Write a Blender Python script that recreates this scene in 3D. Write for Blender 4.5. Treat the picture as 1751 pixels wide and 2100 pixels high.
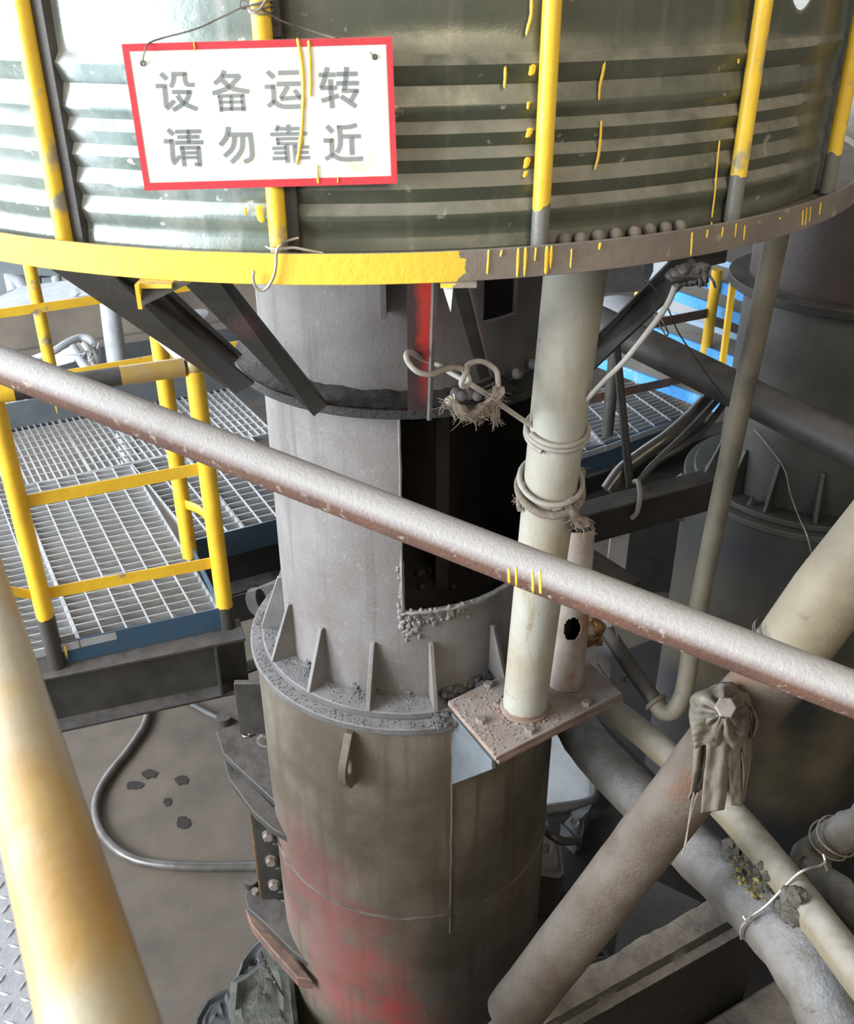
import bpy, bmesh, math, random
from mathutils import Vector, Matrix, noise
import numpy as np
random.seed(7)
for o in list(bpy.data.objects): bpy.data.objects.remove(o)
SC = bpy.context.scene; COL = SC.collection
V = Vector
# ------------------------------------------------------------------ camera
FPX, TH, ROLL = 2000.0, 0.5178, -0.0037
CAM = V((0, 0, 3.6))
_F = V((0, math.cos(TH), -math.sin(TH))); _U = V((0, math.sin(TH), math.cos(TH))); _R = V((1, 0, 0))
_cr, _sr = math.cos(ROLL), math.sin(ROLL)
cd = bpy.data.cameras.new('camera'); cam = bpy.data.objects.new('camera', cd); COL.objects.link(cam)
cd.sensor_fit = 'HORIZONTAL'; cd.sensor_width = 36.0; cd.lens = 36.0 * FPX / 1751
cd.clip_start = 0.02; cd.clip_end = 200
rx = _R * _cr + _U * _sr; ux = _U * _cr - _R * _sr; bz = -_F
cam.matrix_world = Matrix(((rx.x, ux.x, bz.x, CAM.x), (rx.y, ux.y, bz.y, CAM.y), (rx.z, ux.z, bz.z, CAM.z), (0, 0, 0, 1)))
cd.dof.use_dof = True; cd.dof.focus_distance = 2.1; cd.dof.aperture_fstop = 13
SC.camera = cam
# ------------------------------------------------------------------ light
wd = bpy.data.worlds.new('world'); SC.world = wd; wd.use_nodes = True
bg = wd.node_tree.nodes['Background']; bg.inputs[0].default_value = (0.86, 0.93, 1.0, 1); bg.inputs[1].default_value = 3.4
def area(name, loc, target, sx, sy, power, col):
    l = bpy.data.lights.new(name, 'AREA'); l.shape = 'RECTANGLE'; l.size = sx; l.size_y = sy; l.energy = power; l.color = col
    o = bpy.data.objects.new(name, l); COL.objects.link(o); o.location = loc
    o.rotation_euler = (V(target) - V(loc)).to_track_quat('-Z', 'Y').to_euler(); return o
area('daylight_left_opening', (-6.8, -0.6, 4.4), (0.0, 2.2, 2.5), 4.5, 3.6, 1150, (0.90, 0.95, 1.0))
area('warm_fill', (1.5, -2.4, 5.4), (0.5, 1.8, 2.4), 1.8, 1.8, 112, (1.0, 0.85, 0.66))  # added warm fill, no real lamp; brightens the front right of the guard
vs = SC.view_settings; vs.view_transform = 'Standard'; vs.look = 'None'; vs.gamma = 1.0; vs.exposure = 0.3
try: vs.use_curve_mapping = False
except Exception: pass
# ------------------------------------------------------------------ pixel rays to real places
def ray(px, py):
    a, b = px - 875.5, py - 1050.0
    u = a * _cr + b * _sr; v = -a * _sr + b * _cr
    return _F + _R * (u / FPX) - _U * (v / FPX)
def at(px, py, s): return CAM + ray(px, py) * s
def onz(px, py, z):
    d = ray(px, py); return CAM + d * ((z - 3.6) / d.z)
def oncyl(px, py, r, c):
    d = ray(px, py); ex, ey = CAM.x - c[0], CAM.y - c[1]
    a = d.x**2 + d.y**2; b = 2 * (d.x * ex + d.y * ey); k = ex * ex + ey * ey - r * r
    D = max(b * b - 4 * a * k, 0.0)
    return CAM + d * ((-b - math.sqrt(D)) / (2 * a))
def onplane(px, py, q, n):
    d = ray(px, py); return CAM + d * ((q - CAM).dot(n) / d.dot(n))
def azof(p, c): return math.atan2(p.x - c[0], -(p.y - c[1]))
def pol(c, r, a, z): return V((c[0] + r * math.sin(a), c[1] - r * math.cos(a), z))
CT = (-0.0588, 2.399)      # tower axis
CR = (-0.126, 2.396)       # guard ring axis
CW = (1.467, 3.334)        # twin tower axis
# ------------------------------------------------------------------ materials
def _n(nt, t, **k):
    n = nt.nodes.new(t)
    for a, b in k.items(): setattr(n, a, b)
    return n
def _mix(nt, fac, a, b):
    m = _n(nt, 'ShaderNodeMix', data_type='RGBA')
    L = nt.links
    for sock, val in ((m.inputs[0], fac), (m.inputs[6], a), (m.inputs[7], b)):
        if hasattr(val, 'is_linked') or hasattr(val, 'links'): L.new(val, sock)
        elif isinstance(val, (tuple, list)): sock.default_value = (*val[:3], 1)
        else: sock.default_value = val
    return m.outputs[2]
def _noise(nt, scale, detail=5, rough=0.6, stretch=None, seed=0.0):
    tc = _n(nt, 'ShaderNodeTexCoord'); mp = _n(nt, 'ShaderNodeMapping')
    mp.inputs['Location'].default_value = (seed, seed * 1.7, seed * 0.6)
    if stretch: mp.inputs['Scale'].default_value = stretch
    nt.links.new(tc.outputs['Object'], mp.inputs[0])
    n = _n(nt, 'ShaderNodeTexNoise'); n.inputs['Scale'].default_value = scale
    n.inputs['Detail'].default_value = detail; n.inputs['Roughness'].default_value = rough
    nt.links.new(mp.outputs[0], n.inputs['Vector']); return n.outputs['Fac']
def _ramp(nt, fac, lo, hi):
    r = _n(nt, 'ShaderNodeMapRange'); r.clamp = True
    r.inputs[1].default_value = lo; r.inputs[2].default_value = hi
    nt.links.new(fac, r.inputs[0]); return r.outputs[0]
def _math(nt, op, a, b=0.0):
    m = _n(nt, 'ShaderNodeMath', operation=op)
    for i, v in enumerate((a, b)):
        if hasattr(v, 'links'): nt.links.new(v, m.inputs[i])
        else: m.inputs[i].default_value = v
    return m.outputs[0]
def _up(nt):
    g = _n(nt, 'ShaderNodeNewGeometry'); s = _n(nt, 'ShaderNodeSeparateXYZ')
    nt.links.new(g.outputs['Normal'], s.inputs[0]); return s.outputs[2]
def _pos(nt):
    tc = _n(nt, 'ShaderNodeTexCoord'); s = _n(nt, 'ShaderNodeSeparateXYZ')
    nt.links.new(tc.outputs['Object'], s.inputs[0]); return s.outputs
MATS = {}
def mat(name, c1, c2=None, scale=6.0, lo=0.4, hi=0.65, rough=0.65, metal=0.0, bump=0.25, bscale=90.0, dust=None, damt=(0.3, 0.9), dn=(0.25, 0.6),
        streak=None, spots=None, extra=None, rough2=None, spec=0.5, bdist=0.004):
    m = bpy.data.materials.new(name); m.use_nodes = True; nt = m.node_tree; L = nt.links
    p = nt.nodes['Principled BSDF']
    p.inputs['Metallic'].default_value = metal; p.inputs['Roughness'].default_value = rough
    p.inputs['Specular IOR Level'].default_value = spec
    sd = (hash(name) % 997) / 31.0 if False else sum(map(ord, name)) % 97 / 3.0
    c2 = c2 or tuple(x * 0.6 for x in c1)
    f1 = _ramp(nt, _noise(nt, scale, 8, 0.65, None, sd), lo, hi)
    col = _mix(nt, f1, c1, c2)
    if streak:      # vertical runs: (colour, scale, lo, hi)
        f = _ramp(nt, _noise(nt, streak[1], 4, 0.6, (1, 1, 0.06), sd + 3), streak[2], streak[3]); col = _mix(nt, f, col, streak[0])
    if spots:
        f = _ramp(nt, _noise(nt, spots[1], 3, 0.5, None, sd + 5), spots[2], spots[3]); col = _mix(nt, f, col, spots[0])
    if extra: col = extra(nt, col)
    if dust:        # dust that settled on whatever faces up
        u = _ramp(nt, _up(nt), damt[0], damt[1]); nz = _ramp(nt, _noise(nt, 14, 6, 0.7, None, sd + 8), dn[0], dn[1])
        fd = _math(nt, 'MULTIPLY', u, nz); col = _mix(nt, fd, col, dust)
        r = _math(nt, 'MULTIPLY_ADD', fd, 0.9 - rough); r.node.inputs[2].default_value = rough; L.new(r, p.inputs['Roughness'])
        if metal:
            q = _math(nt, 'MULTIPLY_ADD', fd, -metal); q.node.inputs[2].default_value = metal; L.new(q, p.inputs['Metallic'])
    L.new(col, p.inputs['Base Color'])
    if bump:
        b = _n(nt, 'ShaderNodeBump'); b.inputs['Strength'].default_value = bump; b.inputs['Distance'].default_value = bdist
        L.new(_noise(nt, bscale, 6, 0.7, None, sd + 1), b.inputs['Height']); L.new(b.outputs[0], p.inputs['Normal'])
    MATS[name] = m; return m
DUST = (0.17, 0.155, 0.14); PALE = (0.33, 0.32, 0.31)
def tint_region(center, rad, colour, nscale=7.0, k=1.0):
    def f(nt, col):
        tc = _n(nt, 'ShaderNodeTexCoord'); d = _n(nt, 'ShaderNodeVectorMath', operation='DISTANCE')
        nt.links.new(tc.outputs['Object'], d.inputs[0]); d.inputs[1].default_value = center
        a = _ramp(nt, d.outputs['Value'], rad, rad * 0.25)
        n = _ramp(nt, _noise(nt, nscale, 4, 0.55, None, center[0] * 9), 0.38, 0.6)
        return _mix(nt, _math(nt, 'MULTIPLY', _math(nt, 'MULTIPLY', a, n), k), col, colour)
    return f
def chain(*fs):
    def f(nt, col):
        for g in fs: col = g(nt, col)
        return col
    return f
def below(axis, thr, wob, colour, nscale=40, above=False):
    def f(nt, col):
        n = _noise(nt, nscale, 3, 0.5); q = _math(nt, 'MULTIPLY_ADD', n, wob); q.node.inputs[2].default_value = thr - wob * 0.5
        e = _math(nt, 'GREATER_THAN' if above else 'LESS_THAN', _pos(nt)[axis], q)
        return _mix(nt, e, col, colour)
    return f
# ------------------------------------------------------------------ mesh helper
class MB:
    def __init__(s): s.v = []; s.f = []; s.m = []; s.mi = 0
    def add(s, vs, fs):
        n = len(s.v); s.v += [tuple(x) for x in vs]
        for f in fs: s.f.append([i + n for i in f]); s.m.append(s.mi)
        return s
    def hexa(s, p):      # 8 points: bottom 4, top 4
        return s.add(p, [(3, 2, 1, 0), (4, 5, 6, 7), (0, 1, 5, 4), (1, 2, 6, 5), (2, 3, 7, 6), (3, 0, 4, 7)])
    def box(s, c, size, x=V((1, 0, 0)), y=V((0, 1, 0)), z=None):
        c = V(c); x = V(x).normalized(); y = V(y).normalized(); z = V(z).normalized() if z is not None else x.cross(y).normalized()
        a, b, d = size[0] / 2, size[1] / 2, size[2] / 2
        return s.hexa([c + x * (i * a) + y * (j * b) + z * (k * d) for k in (-1, 1) for i, j in ((-1, -1), (1, -1), (1, 1), (-1, 1))])
    def prism(s, poly, vec):
        vec = V(vec); n = len(poly); a = [V(p) for p in poly]; b = [p + vec for p in a]
        nrm = V((0, 0, 0))
        for i in range(n): nrm += a[i].cross(a[(i + 1) % n])
        fs = [list(range(n - 1, -1, -1)), list(range(n, 2 * n))] + [(i, (i + 1) % n, n + (i + 1) % n, n + i) for i in range(n)]
        if nrm.dot(vec) < 0: fs = [list(reversed(f)) for f in fs]
        return s.add(a + b, fs)
    def bar(s, p0, p1, prof, up=V((0, 0, 1))):   # 2D profile swept straight
        p0, p1 = V(p0), V(p1); d = (p1 - p0).normalized(); x = d.cross(V(up)).normalized(); y = x.cross(d)
        return s.prism([p0 + x * a + y * b for a, b in prof], p1 - p0)
    def tube(s, pts, r, seg=16, cap=True, jitter=0.0, closed=False, flat=None):
        pts = [V(p) for p in pts]; n = len(pts); rs = r if isinstance(r, (list, tuple)) else [r] * n
        ts = []
        for i in range(n):
            a = pts[(i - 1) % n] if (closed or i > 0) else pts[i]; b = pts[(i + 1) % n] if (closed or i < n - 1) else pts[i]
            ts.append((b - a).normalized())
        u = ts[0].orthogonal().normalized(); vs = []
        for i in range(n):
            u = (u - ts[i] * u.dot(ts[i])).normalized(); w = ts[i].cross(u)
            for k in range(seg):
                a = 2 * math.pi * k / seg
                q = 1 + (jitter * (noise.noise(pts[i] * 23 + V((math.cos(a), math.sin(a), 0)) * 1.3)) if jitter else 0)
                vs.append(pts[i] + (u * math.cos(a) + w * math.sin(a)) * rs[i] * q)
        fs = []
        for i in range(n if closed else n - 1):
            j = (i + 1) % n
            for k in range(seg): fs.append((i * seg + k, i * seg + (k + 1) % seg, j * seg + (k + 1) % seg, j * seg + k))
        if cap and not closed: fs += [list(range(seg - 1, -1, -1)), [(n - 1) * seg + k for k in range(seg)]]
        return s.add(vs, fs)
    def cyl(s, p0, p1, r, seg=24): return s.tube([p0, p1], r, seg)
    def lathe(s, prof, c, a0=0.0, a1=2 * math.pi, n=96, closed=True):   # profile of (r, z), counter-clockwise seen with r right, z up
        full = abs(a1 - a0 - 2 * math.pi) < 1e-6; cols = n if full else n + 1; k = len(prof); vs = []
        for i in range(cols):
            a = a0 + (a1 - a0) * i / n
            vs += [pol(c, r, a, z) for r, z in prof]
        fs = []
        for i in range(n):
            j = (i + 1) % cols
            for q in range(k if closed else k - 1):
                t = (q + 1) % k; fs.append((i * k + q, j * k + q, j * k + t, i * k + t))
        if closed and not full: fs += [list(range(k - 1, -1, -1)), [n * k + q for q in range(k)]]
        return s.add(vs, fs)
    def ring(s, c, r0, r1, z0, z1, a0=0.0, a1=2 * math.pi, n=96): return s.lathe([(r0, z0), (r1, z0), (r1, z1), (r0, z1)], c, a0, a1, n)
    def ball(s, c, r, seg=14, rings=8, sq=(1, 1, 1), rough=0.0):
        c = V(c); vs = [c + V((0, 0, r * sq[2]))]
        for i in range(1, rings):
            t = math.pi * i / rings
            for k in range(seg):
                a = 2 * math.pi * k / seg; d = V((math.sin(t) * math.cos(a) * sq[0], math.sin(t) * math.sin(a) * sq[1], math.cos(t) * sq[2]))
                q = 1 + rough * noise.noise(d * 2.3 + c * 31) + rough * 0.5 * noise.noise(d * 6 + c * 17) if rough else 1
                vs.append(c + d * r * q)
        vs.append(c - V((0, 0, r * sq[2]))); fs = []
        for k in range(seg): fs.append((0, 1 + k, 1 + (k + 1) % seg))
        for i in range(rings - 2):
            for k in range(seg):
                a = 1 + i * seg; fs.append((a + k, a + seg + k, a + seg + (k + 1) % seg, a + (k + 1) % seg))
        e = len(vs) - 1; a = 1 + (rings - 2) * seg
        for k in range(seg): fs.append((e, a + (k + 1) % seg, a + k))
        return s.add(vs, fs)
    def bolt(s, c, nrm, r, h=None, washer=True):
        c, nrm = V(c), V(nrm).normalized(); h = h or r * 0.8
        if washer: s.tube([c, c + nrm * r * 0.22], r * 1.25, 16)
        s.tube([c, c + nrm * h, c + nrm * (h + r * 0.12)], [r, r, r * 0.86], 6)
        return s
    def grid(s, rows):
        n = len(rows); k = len(rows[0])
        return s.add([p for r in rows for p in r], [(i * k + j, i * k + j + 1, (i + 1) * k + j + 1, (i + 1) * k + j) for i in range(n - 1) for j in range(k - 1)])
    def build(s, name, m, parent=None, smooth=35, bevel=0, solid=0, off=0.0, **props):
        me = bpy.data.meshes.new(name); off3 = parent['_base'] if parent is not None else None
        base = V(off3) if off3 is not None else V((0, 0, 0))
        me.from_pydata(s.v, [], s.f)
        ms = m if isinstance(m, list) else [m]
        for q in ms: me.materials.append(q if not isinstance(q, str) else MATS[q])
        if len(ms) > 1: me.polygons.foreach_set('material_index', s.m)
        if smooth:
            me.polygons.foreach_set('use_smooth', [True] * len(me.polygons)); me.set_sharp_from_angle(angle=math.radians(smooth))
        me.update()
        o = bpy.data.objects.new(name, me); COL.objects.link(o)
        if parent is not None:
            o.parent = parent; o['_base'] = tuple(off3)
            if parent.type == 'EMPTY': o.location = -base
        if solid: d = o.modifiers.new('thickness', 'SOLIDIFY'); d.thickness = solid; d.offset = off
        if bevel:
            d = o.modifiers.new('bevel', 'BEVEL'); d.width = bevel; d.segments = 2; d.limit_method = 'ANGLE'; d.angle_limit = math.radians(40)
        for k, v in props.items(): o[k] = v
        return o
def tag(o, label, cat, group=None, kind=None):
    o['label'] = label; o['category'] = cat
    if group: o['group'] = group
    if kind: o['kind'] = kind
    return o
def thing(name, loc, label, cat, group=None):
    o = bpy.data.objects.new(name, None); o.empty_display_size = 0.05; COL.objects.link(o); o.location = V(loc); o['_base'] = tuple(V(loc))
    return tag(o, label, cat, group)
def struct(mb, name, m, **k):
    o = mb.build(name, m, None, **k); o['kind'] = 'structure'; return o
def smoothpath(pts, n=6, closed=False):
    P = [V(p) for p in pts]; out = []; N = len(P)
    for i in range(N if closed else N - 1):
        p0 = P[(i - 1) % N] if (closed or i > 0) else P[i]; p1 = P[i]; p2 = P[(i + 1) % N]; p3 = P[(i + 2) % N] if (closed or i < N - 2) else p2
        for k in range(n):
            t = k / n; out.append(0.5 * ((2 * p1) + (p2 - p0) * t + (2 * p0 - 5 * p1 + 4 * p2 - p3) * t * t + (3 * p1 - p0 - 3 * p2 + p3) * t**3))
    if not closed: out.append(P[-1])
    return out
# ------------------------------------------------------------------ material list
mat('concrete', (0.118, 0.095, 0.073), (0.066, 0.055, 0.044), 2.2, 0.35, 0.65, 0.85, bump=0.35, bscale=60, spots=((0.09, 0.08, 0.07), 9, 0.62, 0.72))
mat('oil', (0.012, 0.009, 0.007), (0.022, 0.016, 0.012), 20, rough=0.38, spec=0.3, bump=0.4, bscale=160)
mat('sludge', (0.012, 0.011, 0.010), (0.02, 0.018, 0.016), 6, rough=0.7, bump=0.5, bscale=60)  # near-black: the deep shade of the gaps put into the colour
mat('wall_paint', (0.16, 0.15, 0.14), (0.10, 0.095, 0.09), 1.5, rough=0.9)
mat('bright_wall', (0.72, 0.76, 0.8), (0.6, 0.64, 0.68), 1.5, rough=0.8, bump=0.05)
mat('tower', (0.20, 0.19, 0.185), (0.145, 0.13, 0.12), 5, 0.35, 0.65, 0.62, 0.15, 0.5, 120, dust=PALE, damt=(0.4, 0.95), streak=((0.12, 0.11, 0.10), 22, 0.55, 0.75),
    extra=tint_region((0.05, 2.05, 2.95), 0.22, (0.16, 0.075, 0.065), 8, 0.5), spots=((0.23, 0.22, 0.215), 45, 0.62, 0.80))
mat('crust', (0.030, 0.027, 0.024), (0.013, 0.012, 0.011), 26, rough=0.42, bump=1.0, bscale=70, bdist=0.008, dust=(0.06, 0.055, 0.05), damt=(0.7, 1.0))
mat('flange', (0.13, 0.125, 0.12), (0.09, 0.085, 0.08), 12, rough=0.7, metal=0.1, bump=0.6, bscale=110, dust=(0.235, 0.235, 0.245), damt=(0.3, 0.9))
mat('drum', (0.168, 0.148, 0.118), (0.095, 0.078, 0.058), 4.2, 0.36, 0.62, 0.6, 0.12, 0.4, 100, streak=((0.10, 0.075, 0.05), 26, 0.52, 0.72),
    extra=chain(tint_region((-0.40, 2.10, 1.10), 0.34, (0.18, 0.06, 0.055), 6, 0.7), tint_region((-0.22, 1.98, 0.93), 0.22, (0.26, 0.07, 0.06), 6, 0.8),
                tint_region((-0.18, 1.96, 0.62), 0.30, (0.33, 0.05, 0.045), 6, 0.95), tint_region((-0.38, 2.06, 0.68), 0.3, (0.26, 0.11, 0.10), 5, 0.8)))
mat('weld', (0.14, 0.12, 0.10), (0.11, 0.10, 0.09), 40, rough=0.6, bump=0.6, bscale=200)
mat('galv_edge', (0.16, 0.155, 0.145), (0.11, 0.10, 0.095), 9, rough=0.5, metal=0.2)
mat('strut_brown', (0.13, 0.085, 0.078), (0.075, 0.06, 0.052), 7, rough=0.5, bump=0.3, bscale=60)
mat('steel_dark', (0.060, 0.057, 0.052), (0.035, 0.033, 0.03), 9, rough=0.5, metal=0.2, bump=0.35, bscale=80, dust=(0.11, 0.10, 0.095), damt=(0.2, 0.95))
mat('steel_black', (0.028, 0.026, 0.024), (0.018, 0.016, 0.015), 9, rough=0.5, metal=0.1, bump=0.4, bscale=80, dust=(0.09, 0.085, 0.08), damt=(0.3, 0.95))
mat('strut', (0.055, 0.055, 0.047), (0.04, 0.038, 0.032), 9, rough=0.45, metal=0.2, bump=0.5, bscale=60, spots=((0.13, 0.075, 0.07), 5, 0.55, 0.7))
def red_face(nt, col):
    p_ = _pos(nt); n_ = _noise(nt, 9, 4, 0.6)
    fx = _ramp(nt, _math(nt, 'MULTIPLY_ADD', n_, 0.03), 0, 1); q = _math(nt, 'ADD', p_[0], _math(nt, 'MULTIPLY', n_, 0.03))
    return _mix(nt, _math(nt, 'MULTIPLY', _ramp(nt, q, -0.004, 0.012), _ramp(nt, _math(nt, 'ADD', p_[2], _math(nt, 'MULTIPLY', n_, 0.2)), 2.86, 3.06)), col, (0.66, 0.05, 0.035))
mat('strut_red', (0.085, 0.05, 0.045), (0.055, 0.04, 0.036), 6, rough=0.45, bump=0.3, bscale=60, extra=red_face)
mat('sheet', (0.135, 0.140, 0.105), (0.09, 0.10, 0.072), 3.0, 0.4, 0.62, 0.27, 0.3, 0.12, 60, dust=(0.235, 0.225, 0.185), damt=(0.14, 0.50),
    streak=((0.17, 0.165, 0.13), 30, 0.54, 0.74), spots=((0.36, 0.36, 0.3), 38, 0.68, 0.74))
mat('sheet_pale', (0.46, 0.53, 0.52), (0.16, 0.22, 0.19), 3.2, 0.34, 0.66, 0.22, 0.55, 0.25, 30, dust=(0.5, 0.52, 0.5), damt=(0.14, 0.6), streak=((0.62, 0.66, 0.64), 18, 0.52, 0.74), spots=((0.8, 0.82, 0.8), 60, 0.66, 0.7))  # lit copy of the sheet, daylight reflection put into its paler colour
mat('yellow', (0.80, 0.50, 0.035), (0.68, 0.39, 0.025), 7, rough=0.38, bump=0.35, bscale=50, spots=((0.30, 0.25, 0.14), 13, 0.66, 0.72))
mat('yellow_post', (0.80, 0.55, 0.05), (0.68, 0.43, 0.04), 7, rough=0.35, bump=0.3, bscale=50, spots=((0.28, 0.27, 0.2), 16, 0.6, 0.68))
mat('post_bare', (0.80, 0.55, 0.05), (0.68, 0.43, 0.04), 7, rough=0.35, bump=0.3, bscale=50, spots=((0.28, 0.27, 0.2), 16, 0.6, 0.68),
    extra=below(2, 3.305, 0.07, (0.16, 0.155, 0.14), 25))
mat('rail_worn', (0.43, 0.29, 0.085), (0.34, 0.19, 0.06), 5, 0.36, 0.64, 0.33, bump=0.35, bscale=16, spots=((0.36, 0.31, 0.21), 7, 0.48, 0.66), bdist=0.004)
mat('rail_black_foot', (0.80, 0.50, 0.035), (0.66, 0.38, 0.025), 7, rough=0.38, bump=0.35, bscale=50, extra=below(2, 1.72, 0.07, (0.05, 0.045, 0.04), 18))
mat('rail_black_foot2', (0.80, 0.50, 0.035), (0.66, 0.38, 0.025), 7, rough=0.38, bump=0.35, bscale=50, extra=below(2, 1.60, 0.05, (0.05, 0.045, 0.04), 18))
mat('band', (0.21, 0.18, 0.15), (0.15, 0.13, 0.11), 6, rough=0.6, bump=0.6, bscale=75, dust=(0.28, 0.26, 0.24), damt=(0.5, 0.95), bdist=0.003,
    extra=below(0, 0.045, 0.10, (0.80, 0.54, 0.05), 24), spots=((0.30, 0.27, 0.22), 30, 0.66, 0.72))
mat('floor_plate', (0.16, 0.15, 0.135), (0.10, 0.09, 0.08), 9, rough=0.8, bump=0.5)
mat('pipe_dusty', (0.14, 0.066, 0.042), (0.095, 0.048, 0.032), 9, rough=0.7, bump=0.9, bscale=140, dust=(0.44, 0.43, 0.425), damt=(-0.05, 0.5), dn=(0.0, 0.42), spots=((0.33, 0.27, 0.22), 60, 0.6, 0.7))
mat('post_cream', (0.35, 0.345, 0.30), (0.29, 0.25, 0.18), 5, 0.42, 0.66, 0.55, bump=0.3, bscale=70, streak=((0.27, 0.23, 0.16), 34, 0.58, 0.75), spots=((0.24, 0.13, 0.09), 12, 0.68, 0.74),
    extra=below(2, 1.925, 0.02, (0.22, 0.15, 0.11), 60))
mat('stub', (0.30, 0.27, 0.24), (0.20, 0.165, 0.14), 8, rough=0.7, bump=0.4, bscale=90, spots=((0.22, 0.11, 0.07), 9, 0.6, 0.72))
mat('plate_rust', (0.27, 0.20, 0.165), (0.17, 0.105, 0.075), 8, rough=0.8, bump=0.7, bscale=120, dust=(0.28, 0.25, 0.24), damt=(0.6, 1.0), spots=((0.38, 0.35, 0.34), 90, 0.66, 0.72))
mat('grating', (0.52, 0.53, 0.54), (0.40, 0.41, 0.43), 10, rough=0.42, metal=0.45, bump=0.1)
mat('blue_plate', (0.030, 0.068, 0.115), (0.04, 0.075, 0.11), 8, rough=0.5, bump=0.2, spots=((0.06, 0.065, 0.06), 10, 0.6, 0.7))
mat('grey_plate', (0.12, 0.14, 0.15), (0.09, 0.10, 0.11), 6, rough=0.6)
mat('blue_stair', (0.05, 0.30, 0.74), (0.10, 0.36, 0.72), 9, rough=0.45, bump=0.25, bscale=40, spots=((0.36, 0.42, 0.47), 12, 0.60, 0.72))
mat('kick_blue', (0.22, 0.34, 0.48), (0.30, 0.38, 0.45), 9, rough=0.6, bump=0.2)
mat('tread', (0.27, 0.255, 0.22), (0.20, 0.185, 0.155), 6, rough=0.9, bump=0.4)
mat('galv', (0.36, 0.38, 0.41), (0.27, 0.29, 0.31), 5, rough=0.55, bump=0.15)
mat('cable_grey', (0.33, 0.31, 0.28), (0.25, 0.23, 0.20), 15, rough=0.65, bump=0.2)
mat('cable_black', (0.035, 0.034, 0.033), (0.06, 0.057, 0.053), 9, rough=0.45, bump=0.1)
mat('hose', (0.15, 0.14, 0.13), (0.07, 0.065, 0.06), 7, rough=0.3, metal=0.3, bump=0.1)
mat('wire', (0.22, 0.20, 0.18), (0.12, 0.10, 0.085), 40, rough=0.45, metal=0.6, bump=0)
mat('wire_bright', (0.46, 0.43, 0.38), (0.30, 0.27, 0.23), 40, rough=0.4, metal=0.6, bump=0)
mat('rope', (0.32, 0.275, 0.225), (0.22, 0.18, 0.14), 60, rough=0.95, bump=1.0, bscale=220, bdist=0.006)
mat('rag', (0.14, 0.12, 0.092), (0.08, 0.068, 0.053), 9, rough=0.85, bump=0.4, bscale=140, spots=((0.24, 0.215, 0.175), 11, 0.55, 0.72))
mat('bolt', (0.24, 0.205, 0.185), (0.17, 0.14, 0.125), 30, rough=0.6, bump=0.3, bscale=150)
mat('pellet', (0.16, 0.15, 0.15), (0.115, 0.105, 0.102), 60, rough=0.8, bump=0.3, bscale=200)
mat('pellet_light', (0.36, 0.34, 0.29), (0.28, 0.26, 0.22), 60, rough=0.8, bump=0.2, bscale=200)
mat('rubble', (0.15, 0.15, 0.155), (0.07, 0.068, 0.066), 50, rough=0.9, bump=1.0, bscale=130, bdist=0.008)
mat('pipe_brown', (0.135, 0.108, 0.082), (0.085, 0.06, 0.042), 6, 0.38, 0.62, 0.6, bump=1.0, bscale=130, bdist=0.006, dust=(0.25, 0.245, 0.235), damt=(0.3, 1.0), spots=((0.16, 0.07, 0.035), 6, 0.60, 0.72))
mat('pipe_lag', (0.155, 0.135, 0.11), (0.10, 0.088, 0.07), 6, rough=0.7, bump=1.0, bscale=55, dust=(0.27, 0.27, 0.275), damt=(0.0, 0.8), bdist=0.008, streak=((0.11, 0.10, 0.085), 12, 0.55, 0.7))
mat('pipe_tan', (0.21, 0.178, 0.118), (0.15, 0.125, 0.082), 6, rough=0.6, bump=0.4, bscale=60, dust=(0.30, 0.285, 0.25), damt=(0.2, 0.9), spots=((0.12, 0.10, 0.08), 14, 0.62, 0.7))
mat('conduit', (0.17, 0.15, 0.11), (0.11, 0.095, 0.07), 9, rough=0.6, bump=0.4, bscale=70)
mat('sulphur', (0.55, 0.44, 0.12), (0.12, 0.11, 0.075), 40, 0.42, 0.55, 0.9, bump=1.0, bscale=160, bdist=0.008)
mat('lump', (0.13, 0.12, 0.10), (0.075, 0.068, 0.058), 18, rough=0.85, bump=1.0, bscale=70, bdist=0.01)
mat('ledge', (0.036, 0.031, 0.024), (0.02, 0.018, 0.014), 6, rough=0.38, bump=0.8, bscale=40, dust=(0.22, 0.19, 0.16), damt=(0.55, 0.98), bdist=0.008)
mat('slag', (0.10, 0.105, 0.085), (0.05, 0.052, 0.042), 12, rough=0.35, bump=1.0, bscale=50, bdist=0.01)
mat('slab', (0.07, 0.075, 0.08), (0.045, 0.048, 0.052), 7, rough=0.7, bump=0.4)
mat('rust_edge', (0.19, 0.115, 0.085), (0.10, 0.065, 0.05), 14, rough=0.45, bump=0.7, bscale=70)
mat('checker', (0.40, 0.41, 0.44), (0.30, 0.31, 0.34), 12, rough=0.42, metal=0.35, bump=0.3, bscale=120)
mat('sign_white', (0.78, 0.79, 0.75), (0.70, 0.70, 0.63), 7, 0.45, 0.7, 0.3, bump=0.05, spots=((0.60, 0.55, 0.36), 22, 0.63, 0.75))
mat('sign_red', (0.62, 0.055, 0.07), (0.52, 0.05, 0.06), 5, rough=0.35, bump=0.05)
mat('ink', (0.20, 0.225, 0.23), (0.27, 0.29, 0.285), 6, 0.4, 0.65, 0.4, bump=0.05)
mat('drip', (0.80, 0.53, 0.05), (0.74, 0.46, 0.04), 30, rough=0.4, bump=0)
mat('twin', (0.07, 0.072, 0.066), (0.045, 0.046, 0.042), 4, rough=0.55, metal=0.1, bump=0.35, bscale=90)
mat('twin_brown', (0.06, 0.042, 0.035), (0.035, 0.026, 0.023), 3, rough=0.5, metal=0.1, bump=0.3, bscale=60)
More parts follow.
